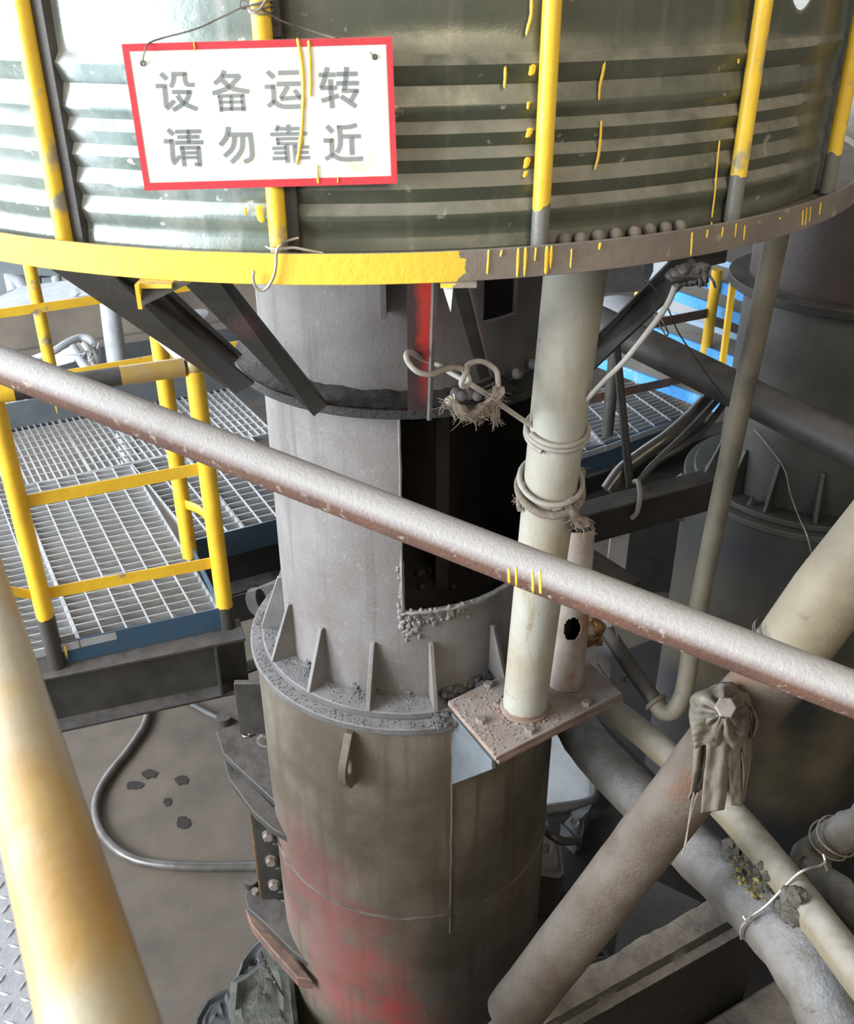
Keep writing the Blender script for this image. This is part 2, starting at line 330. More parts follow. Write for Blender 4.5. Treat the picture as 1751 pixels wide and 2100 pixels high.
mat('twin_blue', (0.035, 0.042, 0.055), (0.055, 0.052, 0.042), 2.2, rough=0.5, metal=0.15, bump=0.3, bscale=90, extra=tint_region((1.35, 2.9, 0.95), 0.8, (0.20, 0.17, 0.11), 2.0, 1.0))
mat('foil', (0.25, 0.25, 0.23), (0.18, 0.18, 0.165), 5, rough=0.55, metal=0.1, bump=0.5, bscale=8, bdist=0.02)
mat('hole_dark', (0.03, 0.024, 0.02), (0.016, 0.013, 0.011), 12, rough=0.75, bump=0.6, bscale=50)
mat('white_box', (0.62, 0.63, 0.62), (0.52, 0.53, 0.52), 5, rough=0.6, bump=0.1)
mat('copper', (0.30, 0.17, 0.06), (0.12, 0.07, 0.04), 50, 0.4, 0.6, 0.4, metal=0.5, bump=0.6)
# ------------------------------------------------------------------ setting
g = MB(); g.box((0, 4, -0.1), (16, 18, 0.2)); struct(g, 'floor', 'concrete', smooth=0)
g = MB(); g.box((5.2, 4.5, 3.5), (0.2, 17, 7)); struct(g, 'wall_right', 'wall_paint', smooth=0)
g = MB(); g.box((2.6, 11, 3.5), (5.2, 0.2, 7)); struct(g, 'wall_back', 'wall_paint', smooth=0)
g = MB(); g.box((-0.4, 3.5, 7.1), (11.4, 15.4, 0.2)); struct(g, 'ceiling', 'wall_paint', smooth=0)
g = MB(); g.box((0.6, -4.1, 3.5), (9.4, 0.2, 7)); struct(g, 'wall_rear', 'wall_paint', smooth=0)
# checkered gangway the photographer stands on
d = V((-0.24, 0.43, 0)).normalized(); nrm = V((-d.y, d.x, 0)); e0 = V((0.04, 0.02, 2.0))
gang = thing('gangway', e0 + nrm * 0.6, 'grey checker plate gangway floor under the near yellow handrail', 'walkway')
g = MB(); a = e0 - d * 1.2; b = e0 + d * 4.0
b = e0 + d * 2.1; g.prism([a, b, b + nrm * 4.0, a + nrm * 4.0], (0, 0, -0.008)); g.build('checker_plate', 'checker', gang, smooth=0)  # plate widened far out of view to keep light off drum and floor
g = MB()
for i in range(0, 60):
    for j in range(16):
        u = 0.2 + i * 0.031; w = 0.02 + j * 0.031; c = e0 + d * u + nrm * w
        ang = math.radians(45 if (i + j) % 2 else -45); x = d * math.cos(ang) + nrm * math.sin(ang)
        y = V((-x.y, x.x, 0)); h = 0.0022
        g.add([c - x * 0.0125, c + y * 0.0035, c + x * 0.0125, c - y * 0.0035, c + V((0, 0, h)) - x * 0.006, c + V((0, 0, h)) + x * 0.006], [(0, 3, 4), (3, 2, 5), (3, 5, 4), (2, 1, 5), (1, 4, 5), (1, 0, 4)])
g.build('raised_tread', 'checker', gang, smooth=0, kind='stuff')
g = MB(); g.box(e0 + d * 0.45 + V((0, 0, -0.07)) + nrm * 0.01, (3.3, 0.012, 0.12), d, nrm); g.build('edge_angle', 'steel_dark', gang)
# near handrail
hr = thing('handrail', at(-17, 1300, 0.94) - V((0, 0, 1.07)), 'thick worn yellow pipe handrail closest to camera along left edge', 'railing')
p0, p1 = at(198, 2080, 0.53), at(-17, 1300, 0.94); dd = (p1 - p0).normalized()
MB().tube([p0 - dd * 0.5 + (p1 - p0) * t * 1.0 for t in (0,)] + [p0 + (p1 - p0) * t for t in (0.3, 0.7, 1.2, 2.0, 3.4)], 0.030, 40).build('top_rail', 'rail_worn', hr)
for t in (-0.9, 3.3):
    q = p0 + (p1 - p0) * t; MB().cyl(q, V((q.x, q.y, 2.0)), 0.024, 20).build('post', 'yellow', hr)
# ------------------------------------------------------------------ main tower, lower drum
Z1 = 1.848
drum = thing('lower_drum', (CT[0], CT[1], 0), 'large red-stained steel drum under the flanged tower, centre bottom', 'drum')
g = MB(); g.lathe([(0.44, 0), (0.457, 0), (0.457, 0.35), (0.457, 0.8), (0.457, 1.3), (0.457, Z1 - 0.022), (0.44, Z1 - 0.022)], CT, n=128); g.build('shell', 'drum', drum)
g = MB(); g.ring(CT, 0.30, 0.471, Z1 - 0.022, Z1, n=128); g.build('flange', 'flange', drum, bevel=0.003)
zs = oncyl(885, 1880, 0.457, CT).z
g = MB(); g.tube([pol(CT, 0.4575, a, zs + 0.003 * noise.noise(V((a * 9, 0, 0)))) for a in np.linspace(-math.pi, math.pi, 181)[:-1]], 0.0045, 6, closed=True, jitter=0.5); g.build('weld_seam', 'weld', drum)
a = azof(oncyl(925, 1750, 0.457, CT), CT)
g = MB(); g.tube([pol(CT, 0.458, a + 0.004 * noise.noise(V((z * 14, 1, 0))), z) for z in np.linspace(1.0, 1.82, 40)], 0.004, 6, jitter=0.5); g.build('vertical_weld', 'weld', drum)
def lug(root, c, R, az, ztop, w=0.075, h=0.19, hole=0.022, t=0.022, m='drum', hy=0.5):
    ca = V((math.sin(az), -math.cos(az), 0)); sd = V((math.cos(az), math.sin(az), 0)); base = pol(c, R - 0.004, az, 0)
    P = lambda u, z: base + ca * u + V((0, 0, ztop + z)) + sd * (-t / 2)
    out = [(0, 0), (w * 0.25, 0), (w * 0.75, -h * 0.28)]
    for k in range(7): q = math.radians(55 - k * 20); out.append((w - 0.028 + 0.028 * math.cos(q), -h * 0.48 + 0.035 * math.sin(q) - 0.004 * k))
    out += [(w * 0.55, -h * 0.92), (0, -h)]
    bm = bmesh.new(); hv = []
    hc = (w * 0.58, -h * hy)
    o = bmesh.ops
    ov = [bm.verts.new(P(*q)) for q in out]; oe = [bm.edges.new((ov[i], ov[(i + 1) % len(ov)])) for i in range(len(ov))]
    hvs = [bm.verts.new(P(hc[0] + hole * 0.62 * math.cos(k * math.pi / 8), hc[1] + hole * 1.2 * math.sin(k * math.pi / 8))) for k in range(16)]
    he = [bm.edges.new((hvs[i], hvs[(i + 1) % 16])) for i in range(16)]
    o.triangle_fill(bm, use_beauty=True, edges=oe + he); fs = bm.faces[:]
    ex = o.extrude_face_region(bm, geom=fs); o.translate(bm, vec=sd * t, verts=[x for x in ex['geom'] if isinstance(x, bmesh.types.BMVert)])
    o.recalc_face_normals(bm, faces=bm.faces[:]); g = MB(); bm.verts.index_update()
    g.add([v.co.copy() for v in bm.verts], [[v.index for v in f.verts] for f in bm.faces]); bm.free()
    return g.build('lifting_lug', m, root, bevel=0.002)
lug(drum, CT, 0.457, azof(oncyl(722, 1560, 0.457, CT), CT), oncyl(718, 1497, 0.457, CT).z)
lug(drum, CT, 0.457, math.radians(-118), Z1 + 0.0, 0.16, 0.20, 0.035, 0.024, 'steel_dark', 0.42)
g = MB(); rnd = random.Random(17)
for k in range(330):
    a = rnd.uniform(-1.7, 0.75); r = rnd.uniform(.437, .468); g.ball(pol(CT, r, a, Z1 + .001), rnd.uniform(.0009, .0024) * (1.6 if a > .1 and rnd.random() < .5 else 1), 6, 4, (1.2, 1.2, .7), .4)
g.build('grit', 'flange', drum, smooth=0, kind='stuff')
# ------------------------------------------------------------------ upper column with windows
RU = 0.364
def shell(c, R, z0, z1, holes, t, a0=-math.pi, a1=math.pi):   # wall grid with openings (a0,a1,z0,z1)
    az = sorted(set([a0 + (a1 - a0) * i / 96 for i in range(97)] + [q for h in holes for q in h[:2]]))
    zz = sorted(set([z0, z1] + [z0 + (z1 - z0) * i / 24 for i in range(25)] + [q for h in holes for q in h[2:4]]))
    g = MB(); idx = {}
    def vtx(i, k, r):
        i2 = 0 if i == len(az) - 1 else i
        if (i2, k, r) not in idx: idx[(i2, k, r)] = len(g.v); g.v.append(tuple(pol(c, r, az[i2], zz[k])))
        return idx[(i2, k, r)]
    def solid(i, k):
        if k < 0 or k >= len(zz) - 1: return False
        i %= len(az) - 1; am = (az[i] + az[i + 1]) / 2; zm = (zz[k] + zz[k + 1]) / 2
        return not any(h[0] < am < h[1] and h[2] < zm < h[3] for h in holes)
    ri = R - t
    for i in range(len(az) - 1):
        for k in range(len(zz) - 1):
            if not solid(i, k): continue
            f = lambda q: (g.f.append(q), g.m.append(0))
            f([vtx(i, k, R), vtx(i + 1, k, R), vtx(i + 1, k + 1, R), vtx(i, k + 1, R)]); g.f.append([vtx(i, k + 1, ri), vtx(i + 1, k + 1, ri), vtx(i + 1, k, ri), vtx(i, k, ri)]); g.m.append(1)
            for di, dk, e in ((0, -1, ((i, k), (i + 1, k))), (0, 1, ((i + 1, k + 1), (i, k + 1))), (1, 0, ((i + 1, k), (i + 1, k + 1))), (-1, 0, ((i, k + 1), (i, k)))):
                if not solid(i + di, k + dk): (p, q) = e; f([vtx(*q, R), vtx(*p, R), vtx(*p, ri), vtx(*q, ri)])
    return g
zr0, zr1 = 2.712, 2.735
wz = oncyl(835, 1256, RU, CT).z; wa = azof(oncyl(822, 1050, RU, CT), CT)
px0 = oncyl(992, 620, RU, CT); pa0, pa1 = azof(px0, CT), azof(oncyl(1060, 620, RU, CT), CT)
col = thing('tower_column', (CT[0], CT[1], Z1), 'grey flanged steel tower column with a big dark open window', 'tower')
g = shell(CT, RU, Z1 + 0.02, 3.22, [(wa, wa + 1.15, wz, zr0 - 0.004), (pa0, pa1, oncyl(1020, 655, RU, CT).z, 3.14)], 0.012)
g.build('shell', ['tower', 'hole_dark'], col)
g = MB(); g.ring(CT, RU - 0.02, 0.43, zr0, zr1, n=128); g.build('support_ring', 'crust', col, bevel=0.002)
rows = []
for i in range(129):
    a = -2.0 + 2.7 * i / 128; row = []
    for k in range(7):
        r = RU - 0.004 + (0.432 - RU) * k / 6; row.append(pol(CT, r, a, zr1 + 0.004 + (0.028 * (1 + 1.6 * math.exp(-((a + 1.45) / 0.4)**2)) * (1 - k / 6)**1.5 + 0.006 * noise.noise(V((a * 20, k, 3)))) * (0.5 + 0.8 * abs(noise.noise(V((a * 4, 0, 1)))))))
    rows.append(row)
g = MB(); g.grid(rows); g.build('tar_crust', 'crust', col, smooth=60)
g = MB(); g.ring(CT, RU - 0.02, 0.435, Z1 + 0.0015, Z1 + 0.024, n=128); g.build('base_flange', 'flange', col, bevel=0.003)
# raised molten rim around the window
g = MB(); pts = [pol(CT, RU + 0.003, wa, z) for z in np.linspace(zr0 - .01, wz, 24)] + [pol(CT, RU + 0.003, a, wz + 0.004 * noise.noise(V((a * 30, 0, 0)))) for a in np.linspace(wa, wa + 1.1, 40)]
g.tube(pts, [(0.003 + 0.002 * abs(noise.noise(p * 40))) if p.z > wz + .16 else 0.005 + 0.006 * abs(noise.noise(p * 40)) for p in pts], 8, jitter=0.5); g.build('window_rim', 'tower', col, smooth=60)
g = MB(); rnd = random.Random(31)
for k in range(110):
    a = wa - .02 + abs(rnd.gauss(0, .30)); z = wz - abs(rnd.gauss(0, .030)) * (1.4 if a < wa + .12 else .7) + .004; r = rnd.uniform(.003, .0085)
    g.ball(pol(CT, RU + .001, a, z), r, 8, 5, (1, 1, 1.3), .5)
for k in range(26):
    z = wz + rnd.random()**2 * .14; g.ball(pol(CT, RU + .001, wa - rnd.random() * .03, z), rnd.uniform(.003, .007), 8, 5, (1, 1, 1.4), .5)
g.build('slag_drips', 'tower', col, smooth=60, kind='stuff')
# inner rib, back wall and burden seen through the window
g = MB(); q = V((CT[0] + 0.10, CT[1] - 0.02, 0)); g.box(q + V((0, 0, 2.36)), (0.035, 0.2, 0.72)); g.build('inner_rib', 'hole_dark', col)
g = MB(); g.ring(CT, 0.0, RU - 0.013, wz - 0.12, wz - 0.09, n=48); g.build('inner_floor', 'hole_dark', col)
# gussets and bolts round the base flange
def gusset(root, c, R, az, z, w=0.078, h=0.175, t=0.012, m='tower', tw=0.016):
    ca = V((math.sin(az), -math.cos(az), 0)); sd = V((math.cos(az), math.sin(az), 0)); b = pol(c, R - 0.004, az, z) - sd * t / 2
    g = MB(); g.prism([b, b + ca * w, b + ca * (w - 0.003) + V((0, 0, 0.012)), b + ca * tw + V((0, 0, h)), b + V((0, 0, h))], sd * t); return g.build('gusset', m, root, bevel=0.0015)
zf = Z1 + 0.024
gz = [(560, 1285), (582, 1348), (655, 1402), (765, 1433), (886, 1432), (985, 1372)]
gaz = [azof(onz(x, y, zf), CT) for x, y in gz]
for a in gaz: gusset(col, CT, RU, a, zf)
for a in np.linspace(gaz[-1] + 0.45, gaz[0] + 2 * math.pi - 0.4, 8): gusset(col, CT, RU, a, zf)
for x, y in ((576, 1316), (633, 1370), (730, 1411), (838, 1422)):
    q = onz(x, y, zf); g = MB(); g.bolt(q, (0, 0, 1), 0.0155, 0.015); g.tube([q, q + V((0, 0, 0.026))], 0.008, 12); g.build('bolt', 'flange', col)
q = pol(CT, RU, azof(onz(787, 1412, zf), CT), zf + 0.01)
g = MB(); g.tube([q, q + V((0, -0.006, 0))], 0.014, 16); g.build('drain_boss', 'flange', col)
g = MB(); rnd = random.Random(19)
for k in range(380):
    a = rnd.uniform(-1.7, 0.8); r = RU + .004 + abs(rnd.gauss(0, .028)); r = min(r, .43); g.ball(pol(CT, r, a, zf), rnd.uniform(.0012, .004), 6, 4, (1.2, 1.2, .7), .4)
g.build('grit', 'flange', col, smooth=0, kind='stuff')
# small brackets under the guard ring
q = oncyl(788, 620, RU + 0.005, CT); zt = 3.2; zb = oncyl(788, 638, RU, CT).z
g = MB(); g.box(V((q.x, q.y - 0.02, (zt + zb) / 2)), (0.012, 0.06, zt - zb)); g.box(V((q.x + 0.014, q.y + 0.004, (zt + zb) / 2)), (0.026, 0.01, zt - zb)); g.build('cleat', 'tower', col)
# ------------------------------------------------------------------ guard platform round the tower
ZR = 3.6 - 0.1639 * 2.4; WB = 0.043; RR = 0.4472 * 2.4
grd = thing('guard_platform', (CR[0], CR[1], ZR), 'round guard platform with green ribbed sheets, yellow posts and rim', 'guard platform')
g = MB(); g.ring(CR, RR - 0.006, RR, ZR, ZR + WB, n=192); g.build('rim_band', 'band', grd, bevel=0.001)
g = MB(); g.ring(CR, RU + 0.09, RR - 0.006, ZR + 0.010, ZR + 0.031, n=128); g.build('deck_plate', 'floor_plate', grd)
# corrugated sheets
ztop = 3.66
def zof(y): return onz_front(y)
def front_z(y, r=1.03, x=960): return oncyl(x, y, r, CR).z
# profile from rib edges read at x = 960
rib = [(108, 131), (174, 222), (247, 271), (301, 323), (352, 381), (411, 436), (472, 516)]
prof = [(0.0, ztop)]
def add_rib(y0, y1, dep):
    a, b = front_z(y0), front_z(y1); prof.extend([(0.0, a), (dep * 1.0, b)])
zl = [(front_z(a), front_z(b)) for a, b in rib]
prof = [(0.0, ztop), (0.0, zl[0][0])]
prof += [(0.012, zl[0][1]), (0.002, zl[0][1] - 0.022)]
for (za, zb) in zl[1:]:
    prof += [(0.0, za), (0.009, zb)]
prof[-1] = (0.006, ZR + 0.03)
def sheet(a0, a1, label=None, R=1.028, seed=0, torn=False, n=60, m='sheet'):
    pr = []
    for (r0, z0), (r1, z1) in zip(prof, prof[1:]):
        for k in range(4):
            t = k / 4; pr.append((r0 + (r1 - r0) * t, z0 + (z1 - z0) * t))
    pr.append(prof[-1]); rows = []
    for i in range(n + 1):
        a = a0 + (a1 - a0) * i / n; row = []
        for r, z in pr:
            w = 0.0035 * noise.noise(V((a * 3 + seed, z * 4, 2))) + 0.0012 * noise.noise(V((a * 14 + seed, z * 20, 5)))
            zz = z
            if torn:
                t = (a - a0) / (a1 - a0)
                fl = min(1, max(0, (t - 0.45) / 0.25)); w += fl * 0.006 * noise.noise(V((a * 9, z * 13, 7)) + V((z * 12, 0, 0)))
                if z > 3.5: zz = 3.5 + (z - 3.5) * (1 - 0.82 * math.exp(-((t - 0.36) / 0.22)**2))
                r = r * (1 - 0.7 * fl)
            row.append(pol(CR, R + r + w, a, zz))
        rows.append(row)
    g = MB(); g.grid(rows); o = g.build('corrugated_sheet', m, grd, smooth=50, solid=0.0012)
    if label: o['label'] = label
    return o
R_ = math.radians
az_posts = [R_(-22.2), R_(-4.15), R_(15.8), R_(34.7), R_(51.1)]
sheet(R_(-52), R_(-21.1), 'glossy corrugated sheet painted pale for glare, beyond the left post', seed=1, m='sheet_pale')
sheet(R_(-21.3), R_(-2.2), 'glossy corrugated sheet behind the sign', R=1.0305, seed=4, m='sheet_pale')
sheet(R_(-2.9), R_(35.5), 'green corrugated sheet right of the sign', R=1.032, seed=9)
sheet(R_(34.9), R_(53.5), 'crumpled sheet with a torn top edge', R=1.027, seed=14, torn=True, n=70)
# dark backing strip behind the sheet joints
for a in (-21.0, -3.0):
    g = MB(); g.lathe([(1.014, ZR + 0.03), (1.022, ZR + 0.03), (1.022, ztop), (1.014, ztop)], CR, R_(a - 2.2), R_(a + 2.2), 8); g.build('backing_strip', 'galv_edge', grd)
for i, a in enumerate(az_posts + [R_(-40)]):
    q = pol(CR, 1.051, a, 0); g = MB(); g.tube([V((q.x, q.y, z)) for z in (ZR + 0.037, 3.3, 3.5, 3.8, 4.15)], 0.0125, 20)
    g.build('post', 'post_bare' if i in (2, 3, 4) else 'yellow_post', grd)
g = MB(); g.lathe([(1.039, 4.15), (1.063, 4.15), (1.063, 4.174), (1.039, 4.174)], CR, R_(-60), R_(95), 64); g.build('top_rail', 'yellow', grd)
# flat straps on sheet joints; the leftmost dark one stands for lap edge and shadow
for y0, y1, x in ((0, 500, 122), (0, 78, 561), (392, 512, 597)):
    a = azof(oncyl(x, (y0 + y1) / 2, 1.04, CR), CR); za, zb = oncyl(x, y0 - 30, 1.04, CR).z if y0 == 0 else oncyl(x, y0 - 60, 1.04, CR).z, oncyl(x, y1, 1.04, CR).z
    g = MB(); g.lathe([(1.030, zb), (1.046, zb), (1.046, za), (1.030, za)], CR, a - 0.011, a + 0.011, 4); g.build('joint_strap', 'steel_dark', grd, bevel=0.002)
# paint runs: pixel track, width in px
def drip(track, w, R, c, root, n=5):
    P = smoothpath([V((x, y, 0)) for x, y in track], n); rows = []
    for i, p in enumerate(P):
        t = i / (len(P) - 1); ww = w * (0.55 + 0.45 * math.sin(t * 2.6 + 0.4)) * (0.85 + 0.3 * noise.noise(V((p.x, p.y * 0.08, 1))))
        if i == 0: ww *= 0.4
        if i == len(P) - 1: ww *= 0.35
        q = oncyl(p.x, p.y, R, c); s = (q - CAM).dot(_F); a = azof(q, c); hw = ww * s / FPX / 2 / R
        rows.append([pol(c, R, a - hw, q.z), pol(c, R + 0.0013, a - hw * 0.5, q.z), pol(c, R + 0.0018, a, q.z), pol(c, R + 0.0013, a + hw * 0.5, q.z), pol(c, R, a + hw, q.z)])
    return MB().grid(rows).build('paint_drip', 'drip', root, smooth=80)
SR = 1.0415
for tr, w in (([(1036, 128), (1036, 155), (1034, 181)], 8), ([(1241, 122), (1236, 150), (1230, 178), (1228, 206)], 8), ([(1233, 247), (1231, 290), (1226, 325), (1219, 348)], 8),
              ([(1475, 288), (1470, 340), (1465, 400), (1459, 446)], 5), ([(1090, -5), (1089, 30), (1083, 55), (1079, 72)], 9), ([(1148, 24), (1145, 36), (1142, 46)], 5),
              ([(1084, 208), (1083, 216), (1082, 224)], 8), ([(1093, 130), (1091, 145), (1088, 155)], 18), ([(1087, 262), (1085, 272), (1081, 282)], 16), ([(1082, 322), (1080, 335), (1077, 345)], 16),
              ([(1080, 350), (1077, 358), (1075, 364)], 12), ([(503, 425), (503, 433), (504, 441)], 9), ([(530, 420), (532, 438), (537, 456)], 20), ([(1514, 120), (1514, 126), (1513, 130)], 8), ([(1459, 455), (1457, 465)], 5)):
    drip(tr, w, SR, CR, grd)
for x, y0, y1, w in ((1002, 512, 562, 6), (1029, 512, 526, 6), (1063, 508, 568, 8), (1078, 507, 566, 8), (1099, 507, 535, 5), (1122, 504, 562, 12), (1131, 504, 550, 8), (1172, 510, 549, 5), (1231, 497, 512, 8), (1419, 476, 524, 6),
                     (1451, 471, 488, 6), (1482, 466, 486, 6), (1509, 458, 486, 4), (1527, 462, 492, 6), (1600, 445, 450, 4), (1646, 430, 462, 4), (1653, 426, 460, 3), (1661, 424, 455, 3), (1682, 415, 440, 5)):
    drip([(x, y0), (x - 1, (y0 + y1) / 2), (x - 3, y1)], w, RR + 0.0006, CR, grd)
# struts, cleats and gussets under the ring
def anglebar(root, name, p0, p1, w, t, m, up, flip=1):
    g = MB(); g.bar(p0, p1, [(0, 0), (w * flip, 0), (w * flip, t), (t * flip, t), (t * flip, w), (0, w)], up); return g.build(name, m, root, bevel=0.001)
zB = zr1
def leg(g, q4, t=0.006):
    P = [at(*q) for q in q4]; nn = (P[1] - P[0]).cross(P[3] - P[0]).normalized()
    if nn.dot(CAM - P[0]) > 0: nn = -nn
    g.prism(P, nn * t); return g
def brace(legs, m, label=None):
    g = MB()
    for i, l in enumerate(legs): g.mi = min(i, len(m) - 1); leg(g, l)
    o = g.build('brace', list(m), grd, smooth=0)
    if label: o['label'] = label
brace([[(88, 541, 1.47), (215, 549, 1.47), (521, 787, 2.22), (483, 807, 2.22)], [(215, 549, 1.475), (292, 560, 1.56), (489, 735, 2.30), (474, 752, 2.24)], [(292, 560, 1.56), (300, 556, 1.50), (494, 731, 2.24), (489, 735, 2.30)]], ('strut', 'strut_brown', 'strut'), 'wide brace with a faded red inner leg')
brace([[(364, 568, 1.47), (442, 568, 1.47), (670, 832, 2.10), (644, 854, 2.10)], [(442, 568, 1.475), (468, 570, 1.56), (673, 828, 2.20), (670, 832, 2.11)]], ('strut', 'steel_black'))
brace([[(834, 566, 1.475), (885, 566, 1.475), (876, 844, 2.10), (836, 844, 2.10)], [(885, 566, 1.475), (890, 566, 1.445), (880, 863, 2.05), (875, 862, 2.09)]], ('strut_red', 'galv_edge'), 'brace with worn bright red paint')
brace([[(920, 560, 1.475), (952, 560, 1.475), (1004, 772, 2.10), (984, 780, 2.10)], [(952, 560, 1.475), (956, 560, 1.44), (1008, 772, 2.06), (1004, 772, 2.10)]], ('strut', 'strut_brown'))
brace([[(1396, 516, 1.53), (1418, 528, 1.55), (1210, 728, 2.34), (1210, 704, 2.30)], [(1418, 528, 1.55), (1436, 548, 1.51), (1206, 766, 2.28), (1210, 728, 2.34)]], ('steel_black', 'steel_dark'))
# dark block where the right brace meets the ring
q = onz(1440, 545, 3.17); g = MB(); dr = V((q.x - CR[0], q.y - CR[1], 0)).normalized(); sd = V((-dr.y, dr.x, 0))
g.box(q + V((0.012, 0.05, 0.012)) - dr * 0.03, (0.075, 0.10, 0.045), sd, dr); g.build('bracket_block', 'steel_black', grd, bevel=0.002)
for (x0, x1, y, tip, m) in ((283, 392, 584, (291, 628), 'strut'), (903, 930, 582, (924, 640), 'galv')):
    a, b = onz(x0, y - 8, ZR), onz(x1, y - 4, ZR); c = at(tip[0], tip[1], (a - CAM).dot(_F) * 0.99)
    g = MB(); g.prism([a, b, c], (0, 0.006, 0)); g.build('gusset', m, grd)
a = onz(284, 580, ZR - 0.001); b = at(291, 630, (a - CAM).dot(_F)); g = MB(); g.box((a + b) / 2 - V((0, 0.004, 0)), (0.006, 0.012, (a - b).length), V((1, 0, 0)), V((0, 1, 0))); g.build('gusset_flange', 'yellow', grd)
for x, y in ((318, 583), (940, 582)):
    q = onz(x, y, ZR - 0.003); g = MB(); g.box(q + V((0, 0.03, 0)), (0.05, 0.08, 0.006)); g.build('cleat', 'band', grd)
# twisted black rag tied on the right brace
tie = thing('tie_bundle', onz(1400, 562, 3.15), 'black tangled binding knotted where the right brace meets the ring', 'binding')
g = MB(); rnd = random.Random(3); q0 = at(1412, 562, 1.44)
for k in range(9):
    pts = [q0 + V((rnd.uniform(-.026, .026), rnd.uniform(-.015, .015), rnd.uniform(-.012, .009))) for _ in range(5)]; g.tube(smoothpath(pts, 5), 0.0065, 8)
g.build('knot', 'steel_black', tie, smooth=60)
for x, y, x1, y1 in ((1432, 566, 1434, 590), (1440, 566, 1448, 588), (1455, 565, 1467, 590)):
    MB().tube([at(x, y, 1.43), at((x + x1) / 2 + 2, (y + y1) / 2, 1.425), at(x1, y1, 1.43)], 0.002, 6).build('loose_end', 'steel_black', tie)
# ------------------------------------------------------------------ warning sign
Q = oncyl(556, 240, 1.0685, CR); n = V((Q.x - CR[0], Q.y - CR[1], 0)).normalized(); n = (n + V((0.10, 0, 0.0))).normalized()
S = lambda x, y, k=0.0: onplane(x, y, Q, n) + n * k
sign = thing('warning_sign', S(556, 385), 'white warning sign with red border and grey characters wired to the guard posts', 'sign')
cs = [(249, 90), (804, 75), (815, 376), (297, 391)]
def bil(u, v):      # across the sign face in pixels
    a = V(cs[0]) * (1 - u) + V(cs[1]) * u; b = V(cs[3]) * (1 - u) + V(cs[2]) * u; return a * (1 - v) + b * v
g = MB(); rows = []
def bend(u, v): return 0.0035 * math.exp(-((u - 0.53) / 0.03)**2) * (v > 0.9 or v < 0.1) + 0.002 * noise.noise(V((u * 4, v * 3, 1)))
for i in range(13): rows.append([S(*bil(j / 28, i / 12), 0.0) for j in range(29)])
g.grid(rows); g.build('panel', 'sign_white', sign, solid=0.002, off=1)
bw, bh = 0.023, 0.052; g = MB()
for (u0, v0, u1, v1) in ((0, 0, 1, bh), (0, 1 - bh, 1, 1), (0, bh, bw, 1 - bh), (1 - bw, bh, 1, 1 - bh)):
    g.prism([S(*bil(u, v), 0.0003) for u, v in ((u0, v0), (u1, v0), (u1, v1), (u0, v1))], n * 0.0005)
g.build('red_border', 'sign_red', sign, smooth=0)
k1, o1 = 260 / 1751, (300, 120); k2, o2 = 260 / 1751, (530, 120)
